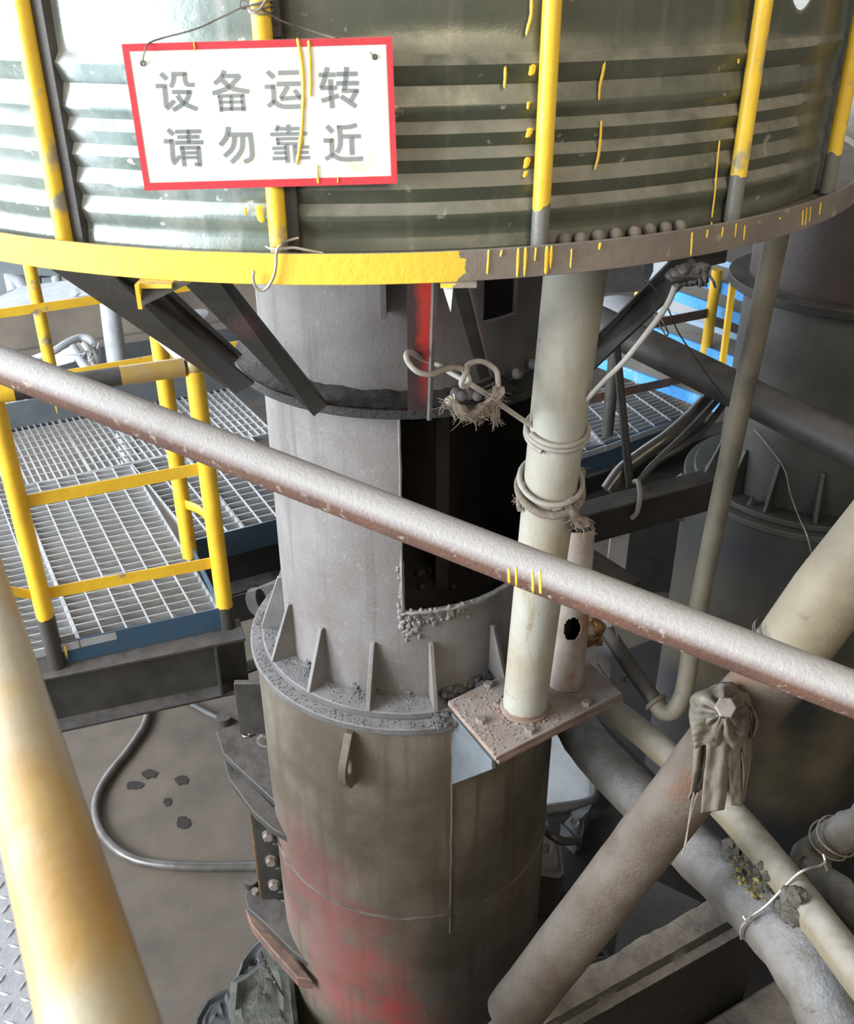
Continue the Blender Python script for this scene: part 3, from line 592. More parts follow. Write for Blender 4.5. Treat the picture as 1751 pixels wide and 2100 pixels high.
GL = [  # brush strokes of the eight characters: (track, width) on the zoomed sign face
 (1, [([(195,205),(282,287)],60),([(128,378),(275,378)],60),([(245,352),(262,520),(275,668)],62),([(276,700),(385,580)],60),([(375,215),(372,300),(338,398)],60),([(343,213),(555,213)],58),([(525,190),(535,310),(570,362),(662,360)],58),
      ([(355,462),(622,462)],60),([(598,440),(545,585),(370,715)],62),([(425,510),(520,620),(702,700)],60)]),
 (1, [([(1075,165),(1030,260),(938,348)],62),([(1040,240),(1290,240)],60),([(1285,235),(1130,400),(912,482)],62),([(1040,290),(1180,410),(1415,455)],62),([(980,520),(1350,508)],52),([(1010,505),(1040,735)],52),([(1318,500),(1345,725)],52),
      ([(1165,510),(1180,720)],45),([(1010,602),(1340,598)],40),([(1020,697),(1370,692)],52)]),
 (2, [([(120,178),(210,266)],62),([(270,198),(552,190)],64),([(248,352),(612,345)],64),([(400,385),(305,548)],62),([(300,560),(590,530)],58),([(492,432),(605,575)],58),([(85,390),(222,388)],62),([(195,360),(207,480),(210,600)],60),([(132,662),(215,585)],60),([(205,585),(330,662),(638,655)],64)]),
 (2, [([(947,120),(905,290),(862,405)],62),([(830,226),(1062,222)],64),([(850,406),(1082,402)],60),([(990,285),(1000,480),(1017,686)],62),([(870,585),(1102,512)],64),([(1215,116),(1200,290),(1182,460)],64),([(1078,215),(1362,210)],64),
      ([(1073,343),(1380,338)],64),([(1148,447),(1378,443)],58),([(1360,430),(1268,592)],60),([(1138,520),(1345,665)],62)]),
 (1, [([(295,978),(372,1052)],60),([(240,1143),(370,1140)],62),([(345,1115),(358,1270),(370,1420)],60),([(370,1460),(462,1345)],54),([(398,1010),(752,1004)],56),([(428,1085),(728,1080)],54),([(398,1162),(782,1155)],58),([(578,980),(585,1165)],50),
      ([(492,1210),(505,1340),(527,1490)],58),([(460,1232),(742,1230)],54),([(714,1210),(738,1475)],58),([(500,1305),(722,1300)],46),([(505,1368),(722,1364)],46),([(668,1455),(765,1470)],54)]),
 (1, [([(1132,942),(1105,1080),(1020,1198)],66),([(1130,1052),(1462,1048)],62),([(1432,1050),(1455,1250),(1450,1370),(1352,1428)],62),([(1217,1080),(1190,1230),(1078,1350)],62),([(1327,1080),(1310,1270),(1175,1438)],62)]),
 (2, [([(275,922),(235,1002)],50),([(250,970),(585,966)],50),([(162,1048),(667,1035)],52),([(410,910),(415,1040)],58),([(240,1110),(612,1102)],46),([(262,1100),(275,1192)],48),([(592,1090),(602,1182)],48),([(250,1175),(617,1172)],44),
      ([(383,1185),(403,1442)],58),([(492,1185),(517,1442)],58),([(188,1240),(385,1234)],48),([(213,1305),(390,1300)],46),([(193,1380),(400,1376)],50),([(500,1225),(692,1220)],48),([(510,1300),(687,1293)],46),([(520,1372),(708,1366)],48)]),
 (2, [([(940,930),(1020,1018)],62),([(898,1132),(1035,1130)],62),([(1005,1105),(1015,1335)],60),([(925,1390),(1025,1325)],60),([(1010,1318),(1150,1388),(1438,1380)],64),([(1350,915),(1240,945),(1085,952)],60),([(1110,920),(1125,1090),(1122,1210),(1080,1300)],62),([(1145,1076),(1408,1072)],58),([(1280,1080),(1292,1332)],64)])]
for st, strokes in GL:
    g = MB(); (kk, oo) = (k1, o1) if st == 1 else (k2, o2)
    for tr, w in strokes:
        P = [V((oo[0] + x * kk, oo[1] + y * kk)) for x, y in tr]
        if len(P) > 2: P = [V((p.x, p.y)) for p in smoothpath([V((p.x, p.y, 0)) for p in P], 5)]
        L_, R2 = [], []
        for i, p in enumerate(P):
            t = (P[min(i + 1, len(P) - 1)] - P[max(i - 1, 0)]).normalized(); m_ = V((-t.y, t.x)) * w * kk / 2
            L_.append(S(*(p + m_), 0.0006)); R2.append(S(*(p - m_), 0.0006))
        g.grid([L_, R2])
    g.build('character', 'ink', sign, smooth=0)
for x, y in ((293, 130), (768, 117)):
    q = S(x, y, 0.0004); t = n.orthogonal().normalized(); w = n.cross(t)
    g = MB(); g.tube([q + t * 0.0028 * math.cos(a) + w * 0.0028 * math.sin(a) for a in np.linspace(0, 2 * math.pi, 13)[:-1]], 0.001, 6, closed=True); g.build('eyelet', 'wire', sign)
def flatdrip(track, w, root, kz=0.0009):
    P = smoothpath([V((x, y, 0)) for x, y in track], 6); rows = []
    for i, p in enumerate(P):
        ww = w * (0.85 + 0.35 * noise.noise(V((p.y * 0.05, w, 0)))) * (0.4 if i in (0, len(P) - 1) else 1)
        rows.append([S(p.x + ww * u, p.y, kz + 0.0016 * (1 - (2 * u)**2)) for u in (-.5, -.25, 0, .25, .5)])
    MB().grid(rows).build('paint_drip', 'drip', root, smooth=80)
flatdrip([(610, 78), (619, 130), (622, 180), (621, 230), (617, 285), (609, 338)], 9, sign); flatdrip([(633, 82), (636, 120), (637, 160), (637, 198)], 7, sign)
flatdrip([(651, 338), (651, 355), (653, 376)], 5, sign); flatdrip([(693, 362), (693, 375)], 3, sign); flatdrip([(398, 84), (400, 101)], 3, sign)
# wires holding the sign
w1 = thing('hanging_wire', oncyl(512, 15, 1.07, CR), 'thin twisted wire running from the second post down to both top corners of the sign', 'wire')
p = lambda x, y, R=1.0665: oncyl(x, y, R, CR)
MB().tube(smoothpath([S(293, 130, 0.003), S(297, 110, 0.006), S(305, 90, 0.004), p(330, 79, 1.075), p(400, 60, 1.07), p(455, 35, 1.068), p(500, 14, 1.068), p(535, 8, 1.068)], 6), 0.0011, 6).build('left_wire', 'wire', w1)
MB().tube(smoothpath([p(531, 12, 1.068), p(550, 26, 1.062), p(580, 44, 1.055), p(615, 55, 1.05), p(660, 70, 1.055), S(690, 78, 0.0), S(715, 84, -0.004)], 6), 0.0011, 6).build('right_wire', 'wire', w1)
MB().tube(smoothpath([S(758, 106, 0.004), S(764, 112, 0.005), S(769, 118, 0.001)], 6), 0.001, 6).build('corner_wire', 'wire', w1)
g = MB(); q = V(pol(CR, 1.051, az_posts[1], p(530, 8).z))
for k in range(4): g.tube([q + V((0.0145 * math.cos(a), 0.0145 * math.sin(a), -0.008 + k * 0.004 + 0.003 * math.sin(a + k))) for a in np.linspace(0, 2 * math.pi, 17)[:-1]], 0.0013, 6, closed=True)
g.tube(smoothpath([p(545, 0, 1.066), p(531, 20, 1.069), p(520, 24, 1.07), p(508, 16, 1.069)], 5), 0.0016, 6); g.build('post_tie', 'wire_bright', w1)
g = MB(); q = p(500, 9, 1.067); g.tube([q + V((0.005 * math.cos(a), 0, 0.005 * math.sin(a))) for a in np.linspace(0, 2 * math.pi, 13)[:-1]], 0.0011, 6, closed=True); g.build('wire_eye', 'wire', w1)
w2 = thing('wire_hook', p(560, 560, 1.08), 'bent steel wire hook hanging over the yellow rim under the sign', 'hook')
q = V(pol(CR, 1.051, az_posts[1], 0)); z0 = p(575, 500, 1.065).z
MB().tube(smoothpath([p(612, 488, 1.06), p(590, 494, 1.068), p(574, 502, 1.077), p(567, 520, 1.08), p(566, 545, 1.08), p(560, 570, 1.08), p(548, 590, 1.08), p(535, 596, 1.08), p(524, 588, 1.081), p(519, 570, 1.082), p(521, 556, 1.085)], 6), 0.0021, 8).build('hook', 'wire_bright', w2)
MB().tube(smoothpath([p(545, 505, 1.066), p(556, 510, 1.070), p(575, 511, 1.0735), p(600, 508, 1.0735), p(630, 513, 1.07), p(662, 519, 1.066)], 6), 0.002, 8).build('tie_wire', 'wire_bright', w2)
# pellets left on the deck behind the rim
zp = ZR + 0.030
ped = [(1158, 1.044), (1190, 1.047), (1226, 1.043), (1262, 1.044), (1300, 1.047), (1330, 1.043), (1362, 1.046), (1391, 1.048)]
pos_words = ['nearest the yellow post', 'second from the post', 'third from the post', 'fourth from the post', 'fifth from the post', 'sixth from the post', 'seventh from the post', 'farthest from the post']
for (x, R), wd_ in zip(ped, pos_words):
    q = oncyl(x, 487, R, CR); r = 0.0105; o = MB().ball((q.x, q.y, zp + r), r, 18, 10, rough=0.05).build('iron_ore_pellet', 'sheet' if False else 'band', None, smooth=60)
    tag(o, 'dusty pellet on the rim ledge, %s' % wd_, 'pellet', 'pellets on the rim ledge')
# ------------------------------------------------------------------ diagonal handrail pipe
dp = thing('diagonal_pipe', at(900, 1050, 1.5) - V((0, 0, 0.6)), 'long dusty rust-edged pipe slanting across the middle of the photo', 'pipe')
a, b = at(0, 747, 1.74), at(1751, 1424, 1.40); dd = b - a
MB().tube([a + dd * t for t in np.linspace(-0.45, 1.75, 44)], 0.0335, 40).build('pipe', 'pipe_dusty', dp)
def pdrip(x, y0, y1, w):
    rows = []; ax = dd.normalized()
    for i in range(8):
        y = y0 + (y1 - y0) * i / 7; d_ = ray(x + (y - y0) * 0.02, y); wv = ax; # nearest crossing of the pipe surface
        m0 = d_ - ax * d_.dot(ax); e = (CAM - a) - ax * (CAM - a).dot(ax); A = m0.dot(m0); B = 2 * m0.dot(e); C_ = e.dot(e) - 0.0337**2
        D = B * B - 4 * A * C_
        if D < 0: continue
        q = CAM + d_ * ((-B - math.sqrt(D)) / (2 * A)); h = w * q.length and w * (q - CAM).dot(_F) / FPX / 2 * (0.5 if i in (0, 7) else 1)
        nn = (q - a) - ax * (q - a).dot(ax); nn.normalize(); rows.append([q - ax * h, q + nn * 0.0012, q + ax * h])
    if len(rows) > 2: MB().grid(rows).build('paint_drip', 'drip', dp, smooth=80)
for x, y0, y1, w in ((1043, 1165, 1199, 6), (1058, 1163, 1203, 5), (1092, 1172, 1216, 6), (1107, 1170, 1224, 6)): pdrip(x, y0, y1, w)
# ------------------------------------------------------------------ post stand: tall post, stub and base plate
zp2 = 1.905
stand = thing('post_stand', onz(1075, 1470, zp2 - 0.06), 'tall cream pipe post and short holed stub on a rusty bolted base plate', 'post')
pc = [onz(918, 1438, zp2), onz(1017, 1553, zp2), onz(1276, 1422, zp2), onz(1168, 1318, zp2)]
g = MB(); g.prism(pc, (0, 0, -0.014)); g.build('base_plate', 'plate_rust', stand, bevel=0.002)
m_ = (pc[0] + pc[1] + pc[2] + pc[3]) / 4
g = MB(); g.prism([m_ + (q - m_) * 0.99 + V((0.006, 0.002, -0.0155)) for q in pc], (0, 0, -0.014)); g.build('lower_plate', 'plate_rust', stand, bevel=0.002)
for x, y in ((1001, 1407), (986, 1480), (1086, 1500), (1202, 1444)): g = MB(); g.bolt(onz(x, y, zp2), (0, 0, 1), 0.0135, 0.010, False); g.build('bolt', 'bolt', stand)
pb = onz(1075, 1452, zp2); ptop = at(1178, 572, 1.745); ptop2 = pb + (ptop - pb) * ((ZR + 0.009 - pb.z) / (ptop.z - pb.z))
g = MB(); g.tube([pb + (ptop2 - pb) * t for t in np.linspace(0, 1, 14)], 0.0563, 48); g.build('post', 'post_cream', stand)
g = MB(); ud = (ptop - pb).normalized(); t1 = ud.orthogonal().normalized(); t2 = ud.cross(t1)
g.tube([V((pb.x + 0.058 * math.cos(a), pb.y + 0.058 * math.sin(a), zp2 + 0.004)) for a in np.linspace(0, 2 * math.pi, 41)[:-1]], 0.006, 8, closed=True, jitter=0.6); g.build('weld_bead', 'plate_rust', stand)
g = MB(); rnd = random.Random(23)
for k in range(420):
    q = pc[0] + (pc[1] - pc[0]) * rnd.uniform(.02, .98) + (pc[2] - pc[1]) * rnd.random()**1.4 * .95; g.ball(V((q.x, q.y, zp2)), rnd.uniform(.001, .0035), 6, 4, (1.2, 1.2, .7), .4)
for k in range(60):
    a = rnd.uniform(0, 6.28); g.ball(V((pb.x + .064 * math.cos(a) + rnd.gauss(0, .006), pb.y + .064 * math.sin(a) + rnd.gauss(0, .006), zp2 + .001)), rnd.uniform(.002, .006), 7, 5, (1, 1, .7), .5)
g.build('grit', 'plate_rust', stand, smooth=0, kind='stuff')
# stub pipe with a ragged hole
sb = onz(1160, 1398, zp2); st_ = at(1180, 1075, 2.42); sax = (st_ - sb).normalized(); SRAD = 0.049
u1 = sax.orthogonal().normalized(); u2 = sax.cross(u1); hq = at(1172, 1323, 2.43); hz = (hq - sb).dot(sax)
vd = (CAM - hq).normalized(); vd = (vd - sax * vd.dot(sax)).normalized(); vr = sax.cross(vd)
ln = (st_ - sb).length; nz_, na = 96, 72; g = MB(); off = 0.0
hx = ((hq - sb).dot(vr)) / SRAD
for ri, rr in enumerate((SRAD, SRAD - 0.004)):
    for k in range(nz_ + 1):
        for i in range(na):
            a = 2 * math.pi * i / na; g.v.append(tuple(sb + sax * (ln * k / nz_) + (vd * math.cos(a) + vr * math.sin(a)) * rr))
def inhole(a, z):
    x = a - math.asin(max(-1, min(1, hx))); x = (x + math.pi) % (2 * math.pi) - math.pi
    t = math.atan2((z - hz), x * SRAD); q = 1 + 0.25 * noise.noise(V((math.cos(t) * 1.7, math.sin(t) * 1.7, 4)))
    return (x * SRAD / 0.024)**2 + ((z - hz) / 0.036)**2 < q
for k in range(nz_):
    for i in range(na):
        a = 2 * math.pi * (i + .5) / na; z = ln * (k + .5) / nz_
        if inhole(a, z): continue
        j = (i + 1) % na; o_ = (nz_ + 1) * na
        g.f.append([k * na + i, k * na + j, (k + 1) * na + j, (k + 1) * na + i]); g.m.append(0)
        g.f.append([o_ + (k + 1) * na + i, o_ + (k + 1) * na + j, o_ + k * na + j, o_ + k * na + i]); g.m.append(1)
        for dk, di in ((1, 0), (-1, 0), (0, 1), (0, -1)):
            if inhole(2 * math.pi * (i + di + .5) / na, ln * (k + dk + .5) / nz_):
                e = {(1, 0): ((k + 1, i), (k + 1, j)), (-1, 0): ((k, j), (k, i)), (0, 1): ((k, j), (k + 1, j)), (0, -1): ((k + 1, i), (k, i))}[(dk, di)]
                A, B = e[0][0] * na + e[0][1], e[1][0] * na + e[1][1]; g.f.append([A, B, B + o_, A + o_]); g.m.append(0)
g.build('stub_pipe', ['stub', 'hole_dark'], stand)
# supporting gusset welded to the drum
def quad_plate(pts, t, nrm_, name, m, root): g = MB(); g.prism(pts, V(nrm_) * t); return g.build(name, m, root, bevel=0.0015)
A_ = oncyl(924, 1612, 0.455, CT); az_g = azof(A_, CT); gd = V((pc[1].x - A_.x, pc[1].y - A_.y, 0)).normalized()
top_in = pol(CT, 0.44, az_g, Z1 - 0.025); outp = top_in + gd * 0.185; outp.z = zp2 - 0.031
quad_plate([pol(CT, 0.452, az_g, A_.z), pol(CT, 0.452, az_g, zp2 - 0.031), pol(CT, 0.452, az_g, zp2 - 0.031) + gd * 0.20, pol(CT, 0.452, az_g, zp2 - 0.055) + gd * 0.205], 0.012, V((-gd.y, gd.x, 0)), 'bracket_gusset', 'grey_plate', drum)
# lip of slag by the base plate and pellets heaped between the gussets
pile = thing('slag_heap', onz(960, 1405, zf), 'crumbly grey heap of fines between the gusset and the rusty base plate', 'rubble')
g = MB(); rnd = random.Random(5)
for k in range(46):
    t = rnd.random(); x = 915 + 105 * t + rnd.gauss(0, 6); y = 1424 - 38 * t + rnd.gauss(0, 7); r = rnd.uniform(0.006, 0.015)
    q = onz(x, y, zf); q.z += r * 0.5 + (0.014 if t > 0.45 else 0.004) * rnd.random(); g.ball(q, r, 9, 6, (1, 1, 0.8), 0.5)
o = g.build('fines', 'rubble', pile, smooth=25, kind='stuff')
g = MB(); cl = [onz(x, y, Z1 + 0.003) for x, y in ((880, 1462), (925, 1455), (948, 1478), (935, 1492), (899, 1500), (890, 1478))]
g.prism(cl, (0, 0, 0.014))
for k in range(26):
    q = onz(rnd.uniform(882, 940), rnd.uniform(1455, 1488), Z1 + 0.018); g.ball(q, rnd.uniform(0.004, 0.009), 8, 5, (1, 1, .7), 0.5)
g.build('crust_lip', 'rubble', pile, smooth=25, kind='stuff')
rnd = random.Random(11); placed = []
vis = [(911, 1426, 0.0105), (921, 1413, 0.0105), (916, 1402, 0.008), (927, 1395, 0.0085), (937, 1393, 0.008), (908, 1408, 0.0075), (933, 1417, 0.008), (938, 1405, 0.009), (952, 1404, 0.0095), (947, 1391, 0.0085), (926, 1424, 0.008), (960, 1396, 0.008), (942, 1415, 0.007), (955, 1388, 0.008), (970, 1391, 0.0085)]
for k, (x, y, r) in enumerate(vis):
    q = onz(x, y, zf + r); o = MB().ball(q, r, 16, 9, rough=0.06).build('iron_ore_pellet', 'pellet_light' if k == 2 else 'pellet', None, smooth=60)
    if k == 2: tag(o, 'pale cream pellet among dark ones beside the gusset', 'pellet', 'pellets on the tower base flange')
    else: tag(o, 'small round dark grey pellet heaped beside the gusset on the base flange', 'pellet', 'pellets on the tower base flange')
for k, (x, y, r) in enumerate(((935, 806, 0.0135), (951, 797, 0.0125), (962, 808, 0.013), (947, 812, 0.012), (973, 800, 0.011), (978, 812, 0.0115))):
    q = onz(x, y, zr1 + 0.03); o = MB().ball(q, r, 16, 9, rough=0.06).build('iron_ore_pellet', 'pellet', None, smooth=60)
    tag(o, 'dark pellet on the black support ring behind the frayed rope end', 'pellet', 'pellets on the support ring')
for x, y, lb in ((1061, 766, 'single dusty pellet on the crust just left of the cream post'), (1094, 746, 'dark pellet on the crust against the cream post edge')):
    q = onz(x, y, zr1 + 0.035); o = MB().ball(q, 0.0135, 16, 9, rough=0.06).build('iron_ore_pellet', 'pellet', None, smooth=60); tag(o, lb, 'pellet', 'pellets on the support ring')
rnd = random.Random(4)
for k in range(14):
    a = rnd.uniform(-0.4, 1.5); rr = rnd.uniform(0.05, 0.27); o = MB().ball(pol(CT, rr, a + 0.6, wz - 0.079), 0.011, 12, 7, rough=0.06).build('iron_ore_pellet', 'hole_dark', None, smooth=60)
    tag(o, 'dark pellet lying inside the open tower window', 'pellet', 'pellets inside the tower window')
# ------------------------------------------------------------------ grey cable from the red brace to the post, and its frayed ends
cab = thing('grey_cable', at(960, 760, 1.75), 'pale grey cable knotted round the red brace and drawn to the cream post', 'cable')
cp = [(884, 742, 1.83), (862, 733, 1.80), (842, 722, 1.72), (833, 728, 1.70), (838, 744, 1.70), (856, 762, 1.70), (882, 768, 1.71), (905, 760, 1.73), (930, 754, 1.75), (948, 757, 1.765), (958, 770, 1.77), (962, 783, 1.77), (955, 793, 1.765), (946, 788, 1.755), (950, 775, 1.75), (957, 762, 1.755),
      (958, 750, 1.765), (970, 743, 1.77), (988, 741, 1.775), (1006, 750, 1.785), (1018, 762, 1.79), (1021, 780, 1.79), (1022, 798, 1.79)]
MB().tube(smoothpath([at(*q) for q in cp], 6), 0.0052, 12).build('knotted_loop', 'cable_grey', cab)
cp = [(888, 742, 1.84), (905, 752, 1.82), (925, 765, 1.80), (950, 779, 1.785), (972, 792, 1.79), (1000, 810, 1.82), (1030, 832, 1.87), (1060, 853, 1.91), (1088, 872, 1.93)]
MB().tube(smoothpath([at(*q) for q in cp], 6), 0.0052, 12).build('straight_run', 'cable_grey', cab)
def post_at(y):     # axis point of the cream post seen at row y
    lo, hi = 0.0, 1.3
    for _ in range(40):
        m = (lo + hi) / 2; q = pb + (ptop - pb) * m - CAM; yy = 1050 - FPX * q.dot(_U) / q.dot(_F)
        if yy > y: lo = m
        else: hi = m
    return pb + (ptop - pb) * lo
def loops(root, name, m, y, r, R, turns, pitch, tiltx=0.0, wob=0.0, seg=10):
    c = post_at(y); pts = []
    for i in range(int(turns * 36) + 1):
        a = 2 * math.pi * i / 36 + math.pi * 0.9
        pts.append(c + (t1 * math.cos(a) + t2 * math.sin(a)) * R + ud * (-pitch * i / 36 + tiltx * math.sin(a + 0.6) + wob * noise.noise(V((i * 0.4, y, 0)))))
    return MB().tube(pts, r, seg).build(name, m, root, smooth=60)
loops(cab, 'wrap', 'cable_grey', 872, 0.0055, 0.062, 2.1, 0.0115, 0.006)
rope = thing('frayed_rope', post_at(1020) + t1 * 0.065, 'frayed tan rope and cable lashed round the cream post and stub', 'rope')
loops(rope, 'cable_loop', 'cable_grey', 985, 0.006, 0.066, 1.0, 0.0, 0.014)
loops(rope, 'rope_loop', 'rope', 1003, 0.0085, 0.068, 1.0, 0.0, 0.017, 0.003)
def fray(g, pts, r, n, seed, ln=0.03, hang=1.0):
    rnd = random.Random(seed); P = smoothpath(pts, 8); g.tube(P, [r * (1 + 0.35 * noise.noise(p * 60)) for p in P], 10, jitter=0.8)
    for _ in range(n):
        p0 = rnd.choice(P) + V((rnd.gauss(0, r * .6), rnd.gauss(0, r * .6), rnd.gauss(0, r * .5))); e = V((rnd.gauss(0, 1), rnd.gauss(0, 1) - 0.3, -hang * 1.4 + rnd.gauss(0, .5))).normalized() * rnd.uniform(0.3, 1) * ln
        g.tube([p0, p0 + e * 0.5 + V((rnd.gauss(0, .002), 0, 0)), p0 + e + V((rnd.gauss(0, .004), 0, 0))], [0.0009, 0.0007, 0.0004], 4, cap=False)
so = lambda x, y, s: at(x, y, s)
g = MB(); sP = (post_at(1040) - CAM).dot(_F)
fray(g, [so(1130, 1040, sP - 0.06), so(1150, 1030, sP - 0.065), so(1163, 1022, sP - 0.07), so(1172, 1015, sP - 0.07)], 0.013, 60, 1); g.build('knot', 'rope', rope, smooth=60)
g = MB(); fray(g, [so(1160, 1030, sP - 0.07), so(1172, 1048, sP - 0.07), so(1180, 1063, sP - 0.06), so(1192, 1072, sP - 0.05), so(1203, 1070, sP - 0.045)], 0.0095, 70, 2, 0.028); g.tube([so(1194, 1080, sP - .05), so(1197, 1095, sP - .05), so(1197, 1107, sP - .05)], 0.0009, 4); g.build('hanging_tail', 'rope', rope, smooth=60)
g = MB(); fray(g, [so(1172, 1015, sP - 0.06), so(1184, 1005, sP - 0.02), so(1190, 985, sP + 0.03), so(1192, 962, sP + 0.06)], 0.0085, 30, 3, 0.015); g.build('rising_strand', 'rope', rope, smooth=60)
g = MB(); fray(g, [so(1063, 1010, sP - 0.01), so(1063, 1030, sP - 0.02), so(1066, 1048, sP - 0.02)], 0.006, 25, 4, 0.02); g.build('left_strand', 'rope', rope, smooth=60)
g = MB(); fray(g, [so(1076, 952, sP + 0.05), so(1070, 962, sP + 0.04), so(1072, 974, sP + 0.04)], 0.006, 20, 5, 0.01); g.build('rear_knot', 'rope', rope, smooth=60)
fr = thing('rope_end', at(970, 840, 1.76), 'frayed light rope end hanging below the cable knot', 'rope')
g = MB(); fray(g, [so(918, 820, 1.77), so(928, 830, 1.765), so(942, 842, 1.76), (so(958, 850, 1.76)), so(978, 848, 1.77), so(996, 838, 1.78), so(1010, 822, 1.785), so(1019, 804, 1.79), so(1020, 794, 1.79)], 0.0105, 190, 8, 0.03, 0.7)
fray(g, [so(1010, 826, 1.785), so(1014, 840, 1.785), so(1015, 852, 1.785), so(1014, 864, 1.785)], 0.008, 70, 9, 0.022, 1.6); g.build('frayed_end', 'rope', fr, smooth=60)
g = MB()
for (x0, y0, x1, y1) in ((928, 824, 914, 818), (930, 822, 922, 812), (933, 822, 930, 808), (930, 826, 916, 826)): g.tube([so(x0, y0, 1.76), so(x1, y1, 1.75)], 0.0011, 5)
g.build('bare_strands', 'sign_white', fr)
# ------------------------------------------------------------------ left grating platform
ZG = 1.60
plat = thing('grating_platform', onz(300, 1150, ZG), 'steel grating walkway with blue edge plates left of the tower', 'walkway')
def lerp(a, b, t): return a + (b - a) * t
def grate(root, px, z, nb, nc, tb=0.004, hb=0.03, edges='lr', name='grating_panel', single=True, cw=0.005):
    q = [onz(x, y, z) for x, y in px]      # near-left, near-right, far-right, far-left; bearing bars run left-right
    P = lambda u, v: lerp(lerp(q[0], q[1], u), lerp(q[3], q[2], u), v)
    g = MB()
    for (a, b) in (((0, 0), (0, 1)), ((1, 0), (1, 1)), ((0, 0), (1, 0)), ((0, 1), (1, 1))):
        A, B = P(*a), P(*b); d_ = (B - A).normalized(); s_ = V((-d_.y, d_.x, 0)) * 0.003
        g.hexa([A - s_ - V((0, 0, hb)), B - s_ - V((0, 0, hb)), B + s_ - V((0, 0, hb)), A + s_ - V((0, 0, hb)), A - s_, B - s_, B + s_, A + s_])
    pan = g.build(name, 'grating', root, smooth=0)
    for i in range(1, nb):
        A, B = P(0, i / nb), P(1, i / nb); d_ = (B - A).normalized(); s_ = V((-d_.y, d_.x, 0)) * tb / 2; h = V((0, 0, hb))
        MB().hexa([A - s_ - h, B - s_ - h, B + s_ - h, A + s_ - h, A - s_, B - s_, B + s_, A + s_]).build('bearing_bar', 'grating', pan, smooth=0)
    for i in range(1, nc):
        A, B = P(i / nc, 0), P(i / nc, 1); d_ = (B - A).normalized(); s_ = V((-d_.y, d_.x, 0)) * cw / 2; h = V((0, 0, 0.007)); k = V((0, 0, 0.001))
        MB().hexa([A - s_ - h, B - s_ - h, B + s_ - h, A + s_ - h, A - s_ + k, B - s_ + k, B + s_ + k, A + s_ + k]).build('cross_bar', 'grating', pan, smooth=0)
    return pan
def turned(px): return [px[1], px[2], px[3], px[0]]
grate(plat, [(163, 1312), (447, 1247), (268, 953), (36, 998)], ZG, 27, 6)
grate(plat, [(398, 1107), (499, 1081), (375, 926), (270, 951)], ZG, 15, 3)
grate(plat, [(501, 1081), (640, 1047), (512, 893), (377, 926)], ZG, 15, 4)
grate(plat, [(-140, 1381), (160, 1313), (33, 999), (-215, 1047)], ZG, 27, 6)
grate(plat, turned([(187, 966), (375, 925), (285, 826), (121, 858)]), ZG, 13, 9, 0.006)
grate(plat, turned([(377, 925), (560, 886), (462, 792), (287, 826)]), ZG, 13, 9, 0.006)
grate(plat, turned([(-60, 1018), (184, 967), (118, 858), (-100, 900)]), ZG, 17, 9, 0.006)
def upright(root, name, m, a, b, z0, z1, t=0.006):
    a, b = V((a.x, a.y, 0)), V((b.x, b.y, 0)); d_ = (b - a).normalized(); s_ = V((-d_.y, d_.x, 0)) * t / 2
    k_ = s_.normalized() * (0.0075 if s_.dot(V((CAM.x - a.x, CAM.y - a.y, 0))) > 0 else -0.0075); a, b = a + k_, b + k_
    g = MB(); g.hexa([V((q.x, q.y, z)) for z in (z0, z1) for q in (a - s_, b - s_, b + s_, a + s_)]); return g.build(name, m, root, smooth=0, bevel=0.0008)
upright(plat, 'edge_plate', 'blue_plate', onz(128, 1316, ZG), onz(452, 1246, ZG), ZG - 0.085, ZG + 0.004)
upright(plat, 'edge_plate', 'blue_plate', onz(452, 1246, ZG), onz(388, 1110, ZG), ZG - 0.085, ZG + 0.045)
upright(plat, 'edge_plate', 'blue_plate', onz(388, 1110, ZG), onz(700, 1030, ZG), ZG - 0.11, ZG + 0.003)
upright(plat, 'kick_plate', 'grey_plate', onz(-60, 893, ZG), onz(600, 768, ZG), ZG - 0.02, ZG + 0.13)
for x0, y0, x1, y1 in ((388, 1152, 120, 0),): pass
for x, y0, y1 in ((263, 1295, 1315), (131, 1330, 1365), (122, 832, 858)):
    q = onz(x, 1285 if x > 200 else 1318, ZG) if y0 > 900 else onz(121, 866, ZG); up_ = V((0, 0, 1)); f_ = (CAM - q); f_.z = 0; f_.normalize()
    w = 0.0035; sx = V((-f_.y, f_.x, 0)) * w; q = q + f_ * 0.012
    top = q + up_ * (-0.006 if y0 > 900 else 0.10); MB().grid([[top - sx, top + f_ * .001, top + sx], [top - up_ * 0.03 - sx * .8, top - up_ * 0.03 + f_ * .001, top - up_ * .03 + sx * .8], [top - up_ * 0.055, top - up_ * 0.058, top - up_ * 0.055]]).build('paint_drip', 'drip', plat, smooth=80)
# beam carrying the platform
beam = thing('support_beam', onz(300, 1420, 1.2), 'dark dusty steel I-beam under the blue-edged grating', 'beam')
A, B = onz(60, 1368, ZG - 0.09), onz(478, 1285, ZG - 0.09); d_ = (B - A); d_.z = 0; d_.normalize(); s_ = V((d_.y, -d_.x, 0))
c0 = A - d_ * 0.6 ; c1 = B + d_ * 0.03; hB = 0.24
g = MB(); I = [(-0.065, 0), (0.065, 0), (0.065, -0.012), (0.005, -0.012), (0.005, -hB + 0.012), (0.065, -hB + 0.012), (0.065, -hB), (-0.065, -hB), (-0.065, -hB + 0.012), (-0.005, -hB + 0.012), (-0.005, -0.012), (-0.065, -0.012)]
g.bar(c0 + s_ * 0.02 , c1 + s_ * 0.02, I); g.build('girder', 'steel_dark', beam, bevel=0.002)
q = onz(440, 1330, ZG - 0.15); q = A + d_ * (q - A).dot(d_) + s_ * 0.055; q.z = ZG - 0.09 - hB / 2
